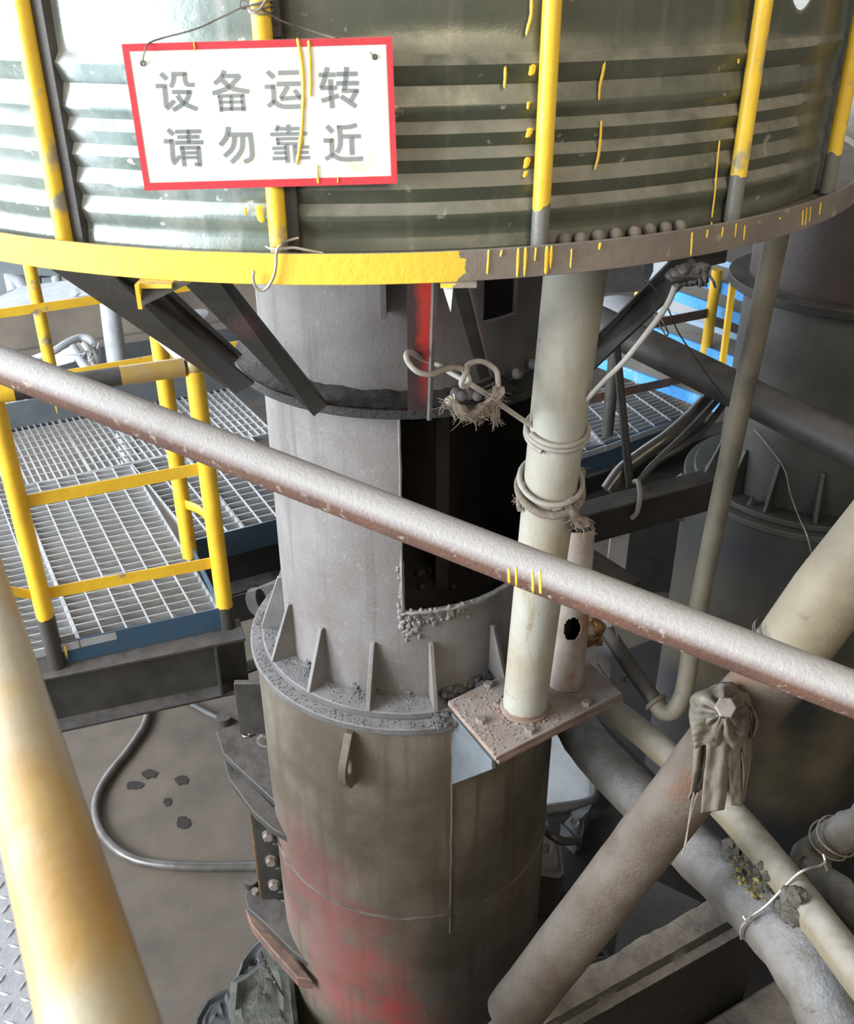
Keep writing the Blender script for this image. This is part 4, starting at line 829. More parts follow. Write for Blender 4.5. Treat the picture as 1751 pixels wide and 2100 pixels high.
g = MB(); g.box(q, (0.008, 0.065, hB - 0.024), d_, s_); g.build('stiffener', 'steel_dark', beam)
g = MB(); g.bar(onz(455, 1380, 1.27), onz(560, 1340, 1.3), [(0, 0), (.06, 0), (.06, .01), (0, .01)]); g.build('cross_angle', 'steel_black', beam)
beam2 = thing('rear_beam', onz(520, 1170, 1.3), 'black channel beam under the grating between railing and tower', 'beam')
A2, B2 = onz(400, 1125, ZG - 0.12), onz(720, 1045, ZG - 0.12); g = MB(); g.bar(A2, B2, [(0, 0), (0.1, 0), (0.1, -0.012), (0.012, -0.012), (0.012, -0.2), (0.1, -0.2), (0.1, -0.212), (0, -0.212)]); g.build('channel', 'steel_black', beam2, bevel=0.002)
g = MB(); g.tube([onz(440, 1185, 1.28), onz(600, 1135, 1.28)], 0.012, 10); g.build('conduit', 'cable_black', beam2)
g = MB(); g.bar(onz(395, 1215, 1.05), onz(640, 1150, 1.05), [(0, 0), (.12, 0), (.12, -.15), (0, -.15)]); g.build('lower_channel', 'steel_black', beam2, bevel=.002)
# ------------------------------------------------------------------ yellow railing round the platform corner
rail = thing('corner_railing', onz(465, 1280, 1.51), 'yellow pipe railing with flat bars at the left platform corner', 'railing')
b1 = onz(466, 1284, 1.51); b2 = onz(390, 1140, ZG); b3 = onz(118, 1365, 1.51)
s1 = (b1 - CAM).dot(_F); e1 = at(391, 748, 1); e1 = CAM + (e1 - CAM) * ((b1 - CAM).length / 1e9 + 1)
def above(b, py):    # point above base b seen at row py
    lo, hi = 0, 2.5
    for _ in range(40):
        m = (lo + hi) / 2; q = b + V((0, 0, m)) - CAM
        if 1050 - FPX * q.dot(_U) / q.dot(_F) > py: lo = m
        else: hi = m
    return b + V((0, 0, lo))
ZT = above(b1, 748).z
up3 = lambda b, z: V((b.x, b.y, z))
RP = 0.029
MB().cyl(b1, up3(b1, ZT), RP, 24).build('post', 'rail_black_foot2', rail)
MB().cyl(b2, up3(b2, ZT - 0.02), RP, 24).build('post', 'yellow', rail)
MB().cyl(b3, up3(b3, ZT), RP, 24).build('post', 'rail_black_foot', rail)
g = MB(); g.ball(up3(b1, ZT), RP * 1.12, 20, 12); g.build('elbow', 'rail_worn', rail)
dl = (up3(b3, ZT) - up3(b1, ZT)).normalized()
MB().cyl(up3(b1, ZT) + dl * 0.03, up3(b1, ZT) + dl * 0.22, RP + 0.0005, 24).build('top_rail_end', 'rail_worn', rail)
MB().cyl(up3(b1, ZT) + dl * 0.22, up3(b3, ZT) - dl * 0.05, RP, 24).build('top_rail', 'cable_grey' if False else 'steel_dark', rail)
MB().cyl(up3(b3, ZT) - dl * 0.06, up3(b3, ZT) + dl * 1.0, RP + 0.0005, 24).build('top_rail_far', 'yellow', rail)
MB().cyl(up3(b1, ZT), up3(b2, ZT) + (up3(b2, ZT) - up3(b1, ZT)).normalized() * 0.03, RP - 0.002, 24).build('return_rail', 'galv', rail)
def flat(root, a, b, h=0.042, t=0.006, m='yellow', name='flat_bar'):
    d_ = (b - a).normalized(); s_ = V((-d_.y, d_.x, 0)).normalized() * t / 2; k = V((0, 0, h / 2))
    g = MB(); g.hexa([a - s_ - k, b - s_ - k, b + s_ - k, a + s_ - k, a - s_ + k, b - s_ + k, b + s_ + k, a + s_ + k]); return g.build(name, m, root, smooth=0, bevel=.0006)
for ya, yb in ((957, 1028), (1150, 1216)):
    A, B = above(b1, ya), above(b3, yb); o = V((0, 0, 0)); f_ = (CAM - A); f_.z = 0; f_ = f_.normalized() * 0.012
    flat(rail, A + f_ * 0 - (A - B).normalized() * -0.0, B)
g = MB(); Pm = smoothpath([above(b2, 1030), lerp(above(b2, 1060), above(b1, 1075), 0.45) + V((0.02, 0.02, 0.02)), lerp(above(b2, 1100), above(b1, 1110), 0.85) + V((0.01, 0, 0)), above(b1, 1138)], 6)
g.grid([[q - V((0, 0, 0.018)), q + V((0, 0, 0.018))] for q in Pm]); g.build('bent_bar', 'yellow', rail, solid=0.006, smooth=60)
MB().grid([[q - V((0, 0, 0.018)), q + V((0, 0, 0.018))] for q in smoothpath([above(b3, 1220), above(b3, 1200) + V((-0.08, -0.05, 0.02)), above(b3, 1185) + V((-0.2, -0.12, 0.08))], 5)]).build('bent_bar', 'yellow', rail, solid=0.006, smooth=60)
# far railing
rail2 = thing('far_railing', onz(130, 860, ZG), 'yellow railing on the far edge of the left grating walkway', 'railing')
f1 = onz(124, 850, ZG); fd = (onz(560, 776, ZG) - onz(0, 881, ZG)).normalized()
MB().cyl(f1, up3(f1, 2.95), 0.030, 24).build('post', 'yellow', rail2)
f2 = f1 + fd * 1.36; MB().cyl(f2, up3(f2, 2.95), 0.028, 20).build('post', 'yellow', rail2)
for z in (above(f1, 765).z, above(f1, 625).z): flat(rail2, up3(f1, z) - fd * 0.9 - V((0, 0.034, 0)), up3(f2, z) - V((0, 0.034, 0)) + fd * 0.2, 0.044)
MB().cyl(up3(f1, 2.95) - fd * 0.9, up3(f2, 2.95) + fd * .2, 0.03, 20).build('top_rail', 'yellow', rail2)
# ------------------------------------------------------------------ far left background
BG = lambda x, y, s: at(x, y, s)
gird = thing('concrete_girder', BG(180, 690, 6.2), 'grey-brown concrete girder behind the far yellow railing', 'girder')
a, b, c_, e_ = BG(-60, 640, 6.3), BG(600, 554, 6.3), BG(600, 650, 6.3), BG(-60, 745, 6.3)
g = MB(); g.prism([a, b, c_, e_], (0.15, 0.5, 0)); g.build('side_face', 'concrete', gird, bevel=.01)
g = MB(); g.prism([BG(-60, 634, 6.28), BG(600, 548, 6.28), BG(600, 557, 6.24), BG(-60, 645, 6.24)], (0.15, 0.5, 0)); g.build('top_ledge', 'galv', gird)
g = MB(); g.prism([BG(-60, 735, 6.2), BG(600, 640, 6.2), BG(600, 655, 6.2), BG(-60, 752, 6.2)], (0.1, 0.1, 0)); g.build('lower_lip', 'concrete', gird, bevel=.005)
for i, (x0, x1) in enumerate(((143, 156), (159, 186))):
    g = MB(); A = BG(x0, 609, 6.2); B = BG(x1, 606, 6.2); C_ = BG(x1 - 2, 592, 6.3); D_ = BG(x0 - 2, 594, 6.3); g.prism([A, B, C_, D_], (0.05, 0.25, 0)); o = g.build('concrete_block', 'galv', None, smooth=0, bevel=.004)
    tag(o, ('small' if i == 0 else 'longer') + ' pale concrete block resting on the girder top', 'block', 'blocks on the girder')
fp = thing('grey_duct_pipe', BG(255, 780, 5.7), 'smooth pale grey vertical pipe behind the far walkway', 'pipe')
MB().tube([BG(222, 600, 5.9), BG(232, 680, 5.8), BG(245, 780, 5.75), BG(252, 850, 5.7), up3(BG(252, 850, 5.7), 0)], 0.058, 24).build('pipe', 'galv', fp)
MB().cyl(BG(256, 800, 5.65), BG(258, 825, 5.65), 0.075, 24).build('collar', 'conduit', fp)
hs = thing('hose_bundle', BG(180, 740, 5.8), 'grey hoses looping down beside the white box behind the railing', 'hose')
MB().tube(smoothpath([BG(60, 740, 5.7), BG(105, 723, 5.7), BG(140, 702, 5.75), BG(165, 693, 5.8), BG(185, 697, 5.8), BG(197, 715, 5.8), BG(205, 750, 5.8)], 6), 0.022, 12).build('bent_hose', 'galv', hs)
MB().tube([BG(150, 712, 5.75), BG(170, 745, 5.7), BG(200, 780, 5.65)], 0.028, 12).build('straight_hose', 'galv', hs)
MB().tube(smoothpath([BG(172, 705, 5.75), BG(183, 720, 5.72), BG(190, 745, 5.7), BG(205, 765, 5.7)], 5), 0.02, 12).build('knotted_hose', 'cable_grey', hs)
g = MB(); rnd = random.Random(2)
for k in range(12): q = BG(187 + rnd.gauss(0, 5), 720 + rnd.gauss(0, 8), 5.68); g.tube([q, q + V((rnd.gauss(0, .04), rnd.gauss(0, .03), rnd.gauss(0, .04)))], 0.004, 5)
g.build('wire_tangle', 'galv', hs)
wb = thing('white_box', BG(135, 745, 5.9), 'white panel box beside the hoses behind the railing', 'box')
g = MB(); g.prism([BG(106, 730, 5.9), BG(141, 712, 5.9), BG(156, 727, 5.88), BG(154, 742, 5.86), BG(114, 752, 5.86), BG(95, 742, 5.9)], (0.03, 0.12, -0.01)); g.build('body', 'white_box', wb, bevel=.006)
mt = thing('machine_frame', BG(60, 600, 7.0), 'grey machine ducts and dark frame against the bright opening, upper left', 'machine')
g = MB(); g.prism([BG(-40, 545, 7.4), BG(55, 560, 7.4), BG(50, 625, 7.4), BG(-40, 632, 7.4)], (0.1, 0.4, 0)); g.build('housing', 'grey_plate', mt, bevel=.03)
MB().tube([BG(25, 562, 7.2), BG(33, 598, 7.2)], 0.06, 16).build('duct', 'galv', mt)
MB().tube(smoothpath([BG(30, 562, 7.1), BG(45, 580, 7.1), BG(58, 605, 7.1), BG(62, 625, 7.1)], 5), 0.05, 16).build('duct', 'galv', mt)
g = MB(); g.bar(BG(-30, 552, 7.0), BG(220, 566, 7.0), [(0, 0), (.08, 0), (.08, .10), (0, .10)]); g.build('cross_beam', 'grey_plate', mt)
g = MB(); g.bar(BG(85, 570, 7.0), BG(90, 620, 7.0), [(0, 0), (.10, 0), (.10, .08), (0, .08)], (0, 1, 0)); g.build('upright', 'grey_plate', mt)
MB().tube([BG(115, 568, 6.9), BG(125, 608, 6.9)], 0.035, 14).build('upright_pipe', 'galv', mt)
g = MB(); g.ball(BG(138, 598, 6.9), 0.03, 10, 7, (1, 1, 1.5), .4); g.build('valve', 'cable_black', mt)
MB().tube([BG(430, 570, 6.5), BG(385, 590, 6.5), BG(400, 625, 6.5), BG(420, 650, 6.5)], 0.02, 10).build('cable', 'galv', mt)
MB().cyl(BG(385, 655, 6.3), BG(470, 632, 6.4), 0.05, 18).build('cross_pipe', 'galv', mt)
crate = thing('junk_tray', BG(25, 835, 5.2), 'tray of pale scrap behind the walkway edge, far left', 'tray')
g = MB(); g.prism([BG(-30, 845, 5.2), BG(50, 828, 5.2), BG(48, 815, 5.3), BG(-30, 830, 5.3)], (0, 0.2, 0.02)); g.build('tray', 'white_box', crate)
rnd = random.Random(9); g = MB()
for k in range(16): g.ball(BG(rnd.uniform(-10, 46), rnd.uniform(822, 838), 5.15), rnd.uniform(.012, .03), 8, 5, (1.3, 1, .6), .5)
g.build('scrap', 'galv', crate, smooth=25, kind='stuff')
back = MB(); back.prism([BG(-200, 760, 6.9), BG(700, 640, 6.9), BG(700, 800, 6.6), BG(-200, 900, 6.6)], (0, 0.2, 0)); o = back.build('lower_wall', 'slab', None); tag(o, 'dark bluish low wall under the concrete girder behind the walkway', 'wall')
bw_ = MB(); bw_.box((-2.2, 9.6, 1.5), (2.6, 0.15, 3.0)); o = bw_.build('wall_far', 'bright_wall', None, smooth=0); o['kind'] = 'structure'
# ------------------------------------------------------------------ floor hose, puddles, clamp flange, rubble
ho = thing('floor_hose', onz(200, 1660, 0.02), 'long dark hose curling across the concrete floor at left', 'hose')
MB().tube(smoothpath([onz(x, y, 0.022) for x, y in ((318, 1400), (305, 1442), (297, 1485), (262, 1540), (222, 1590), (200, 1630), (195, 1665), (203, 1700), (225, 1730), (258, 1755), (300, 1769), (360, 1776), (440, 1778), (540, 1776))], 8), 0.021, 14).build('hose', 'hose', ho)
h2 = thing('short_hose', onz(410, 1455, 0.02), 'short black hose emerging from under the beam to the clamp', 'hose'); MB().tube(smoothpath([onz(340, 1415, 0.02), onz(390, 1443, 0.02), onz(440, 1470, 0.05), onz(470, 1480, 0.15)], 6), 0.016, 12).build('hose', 'cable_black', h2)
for i, (x, y, rx_, ry_, lb) in enumerate(((307, 1587, 16, 9, 'wet oil spot on the floor, upper left of the group'), (277, 1611, 18, 8, 'wet oil spot on the floor nearest the hose'), (372, 1600, 14, 9, 'wet oil spot on the floor, right of the upper two'), (343, 1645, 8, 8, 'tiny oil splash on the floor in the middle of the spots'), (376, 1687, 14, 12, 'round dry dark stain on the floor below the oil spots'))):
    c = onz(x, y, 0.0015); ex = onz(x + rx_, y, 0.0015) - c; ey = onz(x, y - ry_, 0.0015) - c
    ps = [c + (ex * math.cos(t) + ey * math.sin(t)) * (1 + 0.45 * noise.noise(V((math.cos(t) * 2, math.sin(t) * 2, i * 5)))) for t in np.linspace(0, 2 * math.pi, 29)[:-1]]
    o = MB().prism(ps, (0, 0, 0.003)).build('oil_spot', 'oil', None, smooth=0); tag(o, lb, 'stain', 'oil spots on the floor')
clamp = thing('drum_clamp', (-0.62, 2.5, 0.0), 'dark bolted clamp flange with lugs along the left side of the drum', 'clamp')
def hp(pts, z, t, name, m): g = MB(); g.prism([onz(x, y, z) for x, y in pts], (0, 0, -t)); return g.build(name, m, clamp, bevel=.003)
zl1 = 1.26
hp([(443, 1500), (452, 1476), (470, 1468), (492, 1480), (520, 1500), (590, 1560), (600, 1680), (560, 1640), (500, 1585), (458, 1545)], zl1, 0.03, 'upper_lug', 'steel_dark')
hp([(458, 1556), (500, 1592), (575, 1668), (590, 1715), (560, 1700), (520, 1665), (470, 1598)], zl1 - 0.05, 0.03, 'upper_rib', 'steel_dark')
zl2 = 0.66
hp([(502, 1840), (505, 1818), (520, 1806), (540, 1812), (565, 1840), (620, 1880), (640, 1980), (600, 1950), (540, 1890), (508, 1862)], zl2, 0.03, 'lower_lug', 'steel_dark')
hp([(503, 1862), (520, 1868), (560, 1920), (600, 1960), (640, 2010), (610, 2005), (560, 1950), (515, 1895)], zl2 - 0.03, 0.05, 'lower_arm', 'rust_edge')
for x, y, z in ((461, 1482, zl1), (516, 1815, zl2)): q = onz(x, y, z); MB().cyl(q, q + V((0, 0, 0.03)), 0.026, 20).build('pin', 'steel_dark', clamp)
def vstrip(x0, y0, z0, x1, y1, w, name='flange_strip'):
    q = onz(x0, y0, z0); r_ = math.hypot(q.x - CT[0], q.y - CT[1]); a = azof(q, CT); rd = V((math.sin(a), -math.cos(a), 0)); q1 = above(V((q.x, q.y, -0.5)), y1)
    g = MB(); t = V((math.cos(a), math.sin(a), 0)) * 0.01; z1_ = q1.z; A = q; 
    g.hexa([V((p_.x, p_.y, z)) for z in (min(z0, z1_), max(z0, z1_)) for p_ in (A - t, A + t, A + t - rd * w, A - t - rd * w)]); g.build(name, 'steel_dark', clamp, bevel=.002); return A, rd, t, min(z0, z1_), max(z0, z1_)
A, rd, t_, z0_, z1_ = vstrip(480, 1398, 1.62, 497, 1500, 0.16)
for zz in (1.54, 1.36): g = MB(); g.bolt(V((A.x, A.y, zz)) - rd * 0.07 - t_, -t_ , 0.02, 0.02); g.build('bolt', 'bolt', clamp)
A, rd, t_, z0_, z1_ = vstrip(510, 1625, 1.18, 540, 1842, 0.17)
fN = (CAM - A); fN.z = 0; sN = t_.normalized() if t_.dot(fN) > 0 else -t_.normalized()
for k in range(4):
    zz = z1_ - 0.07 - k * (z1_ - z0_) / 4.3; g = MB(); g.bolt(V((A.x, A.y, zz)) - rd * 0.05 + sN * 0.01, sN, 0.018, 0.018); g.build('bolt', 'bolt', clamp)
    b_ = V((A.x, A.y, zz - 0.04)) - rd * 0.06 + sN * 0.011; g = MB(); g.prism([b_, b_ - rd * 0.11, b_ - rd * 0.11 - V((0, 0, 0.12))], sN * 0.01); g.build('tooth', 'steel_dark', clamp)
g = MB(); g.tube([V((A.x, A.y, z1_)) + rd * .002, V((A.x, A.y, z0_)) + rd * .002], 0.006, 8); g.build('bright_edge', 'copper', clamp)
for x, y, z in ((506, 1505, zl1), (516, 1500, zl1)):
    q = onz(x, y, z + .006); g = MB(); g.tube([q + V((0.014 * math.cos(a), 0.014 * math.sin(a), 0)) for a in np.linspace(0, 2 * math.pi, 17)[:-1]], 0.004, 6, closed=True); g.build('ring', 'wire', clamp)
q = onz(523, 1830, zl2 + .01); g = MB(); g.tube([q, q + V((0, 0, .012))], 0.014, 6); g.build('nut', 'bolt', clamp)
def rock(name, pts, z, h, m, label, cat, seed, smooth=30):
    rnd = random.Random(seed); g = MB(); lo = [onz(x, y, z) - V((0, 0, h)) for x, y in pts]; hi = [onz(x, y, z) for x, y in pts]; c = sum(hi, V()) / len(hi)
    N = len(pts); rings = []
    for k in range(7): rings.append([c + (p_ - c) * (k / 6) + V((0, 0, 0.02 * noise.noise(p_ * 4 + V((k, 0, 0))) * (k < 6))) for p_ in hi])
    vs = [p_ for r in rings for p_ in r] + lo; fs = [(k * N + i, k * N + (i + 1) % N, (k + 1) * N + (i + 1) % N, (k + 1) * N + i) for k in range(7) for i in range(N)]
    g.add(vs, fs); bm = bmesh.new(); me = bpy.data.meshes.new('tmp'); me.from_pydata(g.v, [], g.f); bm.from_mesh(me); bpy.data.meshes.remove(me)
    bmesh.ops.subdivide_edges(bm, edges=bm.edges[:], cuts=1, use_grid_fill=True)
    for v in bm.verts: v.co += V((noise.noise(v.co * 9), noise.noise(v.co * 9 + V((9, 0, 0))), noise.noise(v.co * 9 + V((0, 7, 0))))) * 0.02
    bmesh.ops.recalc_face_normals(bm, faces=bm.faces[:]); bm.verts.index_update(); g2 = MB(); g2.add([v.co.copy() for v in bm.verts], [[v.index for v in f.verts] for f in bm.faces]); bm.free()
    o = g2.build(name, m, None, smooth=smooth); return tag(o, label, cat)
rock('slag_block', [(470, 2020), (510, 1995), (550, 1962), (580, 1970), (596, 2050), (604, 2140), (480, 2140)], 0.42, 0.42, 'slag', 'crusty greenish slag block against the drum, bottom of the photo', 'slag', 1)
rock('dark_slab', [(470, 2015), (490, 1975), (520, 1935), (545, 1918), (580, 1945), (570, 1980), (500, 2010)], 0.30, 0.25, 'slab', 'dark broken slab leaning behind the slag block', 'rubble', 2)
rock('dark_slab', [(398, 2130), (402, 2090), (425, 2052), (468, 2032), (482, 2060), (490, 2130)], 0.14, 0.14, 'slab', 'dark flat slab on the floor, bottom edge left of the slag block', 'rubble', 3)
MB_ = MB()
for k in range(5): MB_.tube([onz(535 + k * 7, 1950 + k * 16, 0.56), onz(545 + k * 9, 1985 + k * 14, 0.46)], 0.004, 6)
o = MB_.build('scrap_wire', 'wire', None); tag(o, 'few rusty wire ends under the rusted clamp arm', 'wire'); o['kind'] = 'stuff'
# ------------------------------------------------------------------ twin tower on the right
RW = 0.34
td = thing('lower_drum', (CW[0], CW[1], 0), 'blue-grey steel drum of the second tower in shade at right', 'drum')
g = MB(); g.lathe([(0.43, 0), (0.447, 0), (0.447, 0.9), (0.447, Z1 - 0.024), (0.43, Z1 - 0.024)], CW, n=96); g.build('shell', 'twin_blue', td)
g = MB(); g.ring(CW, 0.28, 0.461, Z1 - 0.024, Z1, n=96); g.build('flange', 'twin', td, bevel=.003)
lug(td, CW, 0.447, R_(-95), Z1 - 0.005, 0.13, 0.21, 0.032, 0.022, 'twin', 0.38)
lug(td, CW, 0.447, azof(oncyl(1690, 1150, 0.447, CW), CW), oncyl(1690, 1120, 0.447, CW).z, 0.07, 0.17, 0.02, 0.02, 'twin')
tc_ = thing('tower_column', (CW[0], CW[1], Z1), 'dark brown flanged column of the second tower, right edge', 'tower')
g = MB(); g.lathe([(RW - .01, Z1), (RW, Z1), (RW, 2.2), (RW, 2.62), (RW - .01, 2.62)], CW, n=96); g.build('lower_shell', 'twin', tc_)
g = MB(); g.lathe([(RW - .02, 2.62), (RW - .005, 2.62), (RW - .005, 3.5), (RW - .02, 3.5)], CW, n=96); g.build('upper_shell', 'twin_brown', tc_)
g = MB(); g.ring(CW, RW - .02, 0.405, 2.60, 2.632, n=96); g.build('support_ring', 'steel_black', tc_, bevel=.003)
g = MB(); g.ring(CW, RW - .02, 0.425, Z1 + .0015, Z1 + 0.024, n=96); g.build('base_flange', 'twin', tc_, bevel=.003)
for x, y in ((1500, 1012), (1572, 1046), (1672, 1076), (1440, 975)): gusset(tc_, CW, RW, azof(onz(x, y, zf), CW), zf, 0.075, 0.17, 0.012, 'twin')
for x, y in ((1540, 1034), (1453, 960)): g = MB(); q = onz(x, y, zf); g.bolt(q, (0, 0, 1), 0.013, 0.012); g.tube([q, q + V((0, 0, 0.03))], .007, 10); g.build('bolt', 'twin', tc_)
jz = oncyl(1735, 312, 0.62, CW).z
rows = []
for i in range(61):
    a = -1.9 + 3.4 * i / 60; rows.append([pol(CW, 0.62 + 0.012 * noise.noise(V((a * 5, z * 5, 1))) + 0.006 * noise.noise(V((a * 17, z * 15, 4))), a, z + (0.012 * noise.noise(V((a * 12, 0, 3))) if k == 0 else 0)) for k, z in enumerate(np.linspace(jz, jz + 1.0, 22))])
o = MB().grid(rows).build('insulation_jacket', 'foil', tc_, smooth=60, solid=.004)
g = MB(); g.ring(CW, RW, 0.615, jz + .02, jz + .04, n=64); g.build('jacket_base', 'steel_black', tc_)
wt = thing('hanging_wire', oncyl(1620, 1010, RW + .01, CW), 'thin pale wire dangling down the second tower to its lug', 'wire')
MB().tube(smoothpath([oncyl(1546, 880, RW + .012, CW), oncyl(1575, 915, RW + .012, CW), oncyl(1608, 962, RW + .013, CW), oncyl(1620, 1010, RW + .03, CW), oncyl(1636, 1055, 0.43, CW), oncyl(1655, 1100, 0.475, CW), oncyl(1666, 1145, 0.49, CW)], 5), 0.0022, 6).build('wire', 'wire_bright', wt)
g = MB()
for x in (1662, 1680, 1694):
    q = oncyl(x, 1152, 0.51, CW); g.tube([q + V((0.02 * math.cos(a), 0, 0.016 * math.sin(a))) for a in np.linspace(0, 6.28, 17)[:-1]], 0.002, 6, closed=True)
g.build('wire_loops', 'wire', wt)
# dark pipe crossing in front of the second tower
dk = thing('dark_pipe', at(1500, 800, 3.0), 'thick dark pipe sloping from behind the cream post to the right edge', 'pipe')
a, b = at(1215, 655, 3.35), at(1790, 938, 2.72); MB().tube([a, lerp(a, b, .5), b, lerp(a, b, 2.2)], 0.056, 32).build('pipe', 'steel_dark', dk)
# conduit with a U bend
cp_ = thing('bent_conduit', at(1400, 1440, 2.6), 'slender brown conduit dropping from the guard ring to a U-bend at right', 'conduit')
MB().tube(smoothpath([at(1596, 470, 2.03), at(1560, 640, 2.12), at(1506, 890, 2.28), at(1432, 1245, 2.52), at(1408, 1390, 2.6), at(1398, 1430, 2.62), at(1380, 1458, 2.63), at(1358, 1458, 2.64), at(1345, 1440, 2.65)], 8), 0.0245, 24).build('pole', 'conduit', cp_)
MB().tube([at(1349, 1446, 2.65), at(1295, 1372, 2.70), at(1245, 1295, 2.78)], 0.022, 20).build('riser', 'steel_dark', cp_)
g = MB(); q = at(1345, 1440, 2.65); ax = (at(1295, 1372, 2.7) - q).normalized(); u_ = ax.orthogonal().normalized(); w_ = ax.cross(u_)
g.tube([q + (u_ * math.cos(a) + w_ * math.sin(a)) * 0.028 for a in np.linspace(0, 6.28, 25)[:-1]], 0.006, 8, closed=True); g.build('coupling_ring', 'conduit', cp_)
# ------------------------------------------------------------------ right walkway, stairs and their railing
wk = thing('grating_walkway', onz(1320, 880, ZG), 'dark steel grating walkway behind the cream post at right', 'walkway')
grate(wk, [(1050, 976), (1240, 914), (1150, 815), (985, 850)], ZG, 14, 5)
grate(wk, [(1242, 914), (1442, 840), (1330, 776), (1152, 815)], ZG, 14, 6)
upright(wk, 'edge_plate', 'blue_plate', onz(1000, 990, ZG), onz(1446, 838, ZG), ZG - .13, ZG + .003)
g = MB(); A_, B_ = onz(1000, 1020, ZG - .13), onz(1520, 850, ZG - .13); g.bar(A_, B_, [(0, 0), (.1, 0), (.1, -.012), (.012, -.012), (.012, -.16), (.1, -.16), (.1, -.172), (0, -.172)]); g.build('channel', 'steel_black', wk, bevel=.002)
st = thing('staircase', onz(1400, 800, 1.7), 'blue-edged steel staircase with dusty treads behind the walkway', 'stairs')
for (xa, ya, xb, yb, z) in ((1215, 729, 1480, 829, 1.76), (1290, 654, 1520, 738, 1.93), (1325, 575, 1540, 652, 2.10), (1400, 551, 1560, 607, 2.25)):
    A_, B_ = onz(xa, ya, z), onz(xb, yb, z); dn = (B_ - A_).normalized(); bk = V((-dn.y, dn.x, 0)); bk = bk if bk.y > 0 else -bk
    g = MB(); g.prism([A_, B_, B_ + bk * 0.21, A_ + bk * 0.21], (0, 0, -0.01)); t = g.build('tread', 'tread', st, bevel=.002)
    f0 = lambda q, k: q + bk * k
    g = MB(); g.hexa([A_ - bk * .004 - V((0, 0, .052)), B_ - bk * .004 - V((0, 0, .052)), f0(B_, .002) - V((0, 0, .052)), f0(A_, .002) - V((0, 0, .052)), A_ - bk * .004 + V((0, 0, .002)), B_ - bk * .004 + V((0, 0, .002)), f0(B_, .01) + V((0, 0, .002)), f0(A_, .01) + V((0, 0, .002))])
    g.build('nosing', 'blue_stair', t, smooth=0)
    g = MB(); C_, D_ = A_ + bk * .20, B_ + bk * .20; g.hexa([C_, D_, D_ + bk * .005, C_ + bk * .005, C_ + V((0, 0, .03)), D_ + V((0, 0, .03)), D_ + bk * .005 + V((0, 0, .03)), C_ + bk * .005 + V((0, 0, .03))]); g.build('kick_plate', 'kick_blue', t, smooth=0)
    n_ = int((B_ - A_).length / .05)
    for k in range(n_):
        c = lerp(A_, B_, (k + .5) / n_) - bk * .0045 - V((0, 0, .03)); x_ = dn * .6 + V((0, 0, .8 if k % 2 else -.8)); x_.normalize(); y_ = x_.cross(bk)
        MB().add([c - x_ * .013, c + y_ * .004, c + x_ * .013, c - y_ * .004, c - bk * .003], [(0, 1, 4), (1, 2, 4), (2, 3, 4), (3, 0, 4)]).build('raised_bar', 'galv', t, smooth=0)
srl = thing('stair_railing', onz(1430, 838, ZG), 'yellow post with rusty flat rails at the foot of the blue stairs', 'railing')
q = onz(1430, 836, ZG); pz = above(q, 555).z; MB().cyl(q, up3(q, pz), .026, 20).build('post', 'yellow', srl)
flat(srl, above(q, 643), above(q, 643) + V((-.70, -.36, 0)), .045, .006, 'rust_edge'); flat(srl, above(q, 771), above(q, 771) + V((-1.1, -.55, 0)), .045, .006, 'rust_edge')
yb_ = thing('yellow_bar', onz(1483, 790, 1.7), 'narrow flat yellow upright beside the stair post', 'bar')
g = MB(); a, b = at(1482, 755, 4.5), at(1509, 545, 4.3); g.bar(a, b, [(-.012, 0), (.012, 0), (.012, .03), (-.012, .03)], (0, 1, 0)); g.build('bar', 'yellow', yb_)
pn = thing('panel_board', at(1360, 690, 5.9), 'bluish white panel behind the stairs under the guard ring', 'panel')
g = MB(); g.prism([at(1312, 480, 5.9), at(1460, 480, 5.9), at(1460, 700, 5.5), at(1318, 700, 5.5)], (0, .1, 0)); g.build('face', 'bright_wall', pn, bevel=.004)
g = MB(); g.prism([at(1460, 700, 5.5), at(1318, 700, 5.5), up3(at(1318, 700, 5.5), 0), up3(at(1460, 700, 5.5), 0)], (0, .1, 0)); g.build('base', 'steel_black', pn)
g = MB(); g.bar(at(1338, 590, 5.85), at(1385, 535, 5.85), [(0, 0), (.02, 0), (.02, .02), (0, .02)]); g.build('ridge', 'bright_wall', pn)
tk = thing('tank_lid', at(1275, 640, 4.4), 'grey domed tank lid beside the cream post', 'tank')
g = MB(); g.ball(at(1268, 650, 4.4), .16, 24, 14, (1, 1, .55)); g.build('dome', 'galv', tk); g = MB(); q = at(1268, 650, 4.4); g.cyl(V((q.x, q.y, ZG + .002)), q, .03, 16); g.build('stand', 'steel_dark', tk)
MB().cyl(at(1312, 608, 4.6), at(1316, 590, 4.6), .028, 14).build('yellow_cap', 'yellow', tk)
bb = thing('dark_box', at(1270, 575, 4.0), 'black box beam under the guard ring left of the white panel', 'box')
g = MB(); g.prism([at(1150, 500, 4.0), at(1322, 500, 4.0), at(1320, 598, 4.0), at(1150, 605, 4.0)], (0.1, .3, 0)); g.build('body', 'steel_black', bb)
vp = thing('thin_pipe', at(1290, 1000, 3.2), 'thin dark vertical pipe in front of the right walkway', 'pipe')
MB().tube([at(1262, 690, 3.05), at(1276, 840, 3.1), at(1293, 1010, 3.16)], .0135, 16).build('pipe', 'steel_dark', vp)
ln_ = thing('slanted_cable', at(1300, 730, 1.6), 'grey slack cable slanting down from the right brace to the cream post', 'cable')
MB().tube(smoothpath([at(1385, 585, 1.52), at(1368, 625, 1.56), at(1335, 672, 1.62), at(1280, 740, 1.72), at(1235, 785, 1.80), at(1190, 835, 1.90)], 6), .005, 10).build('cable', 'cable_grey', ln_)
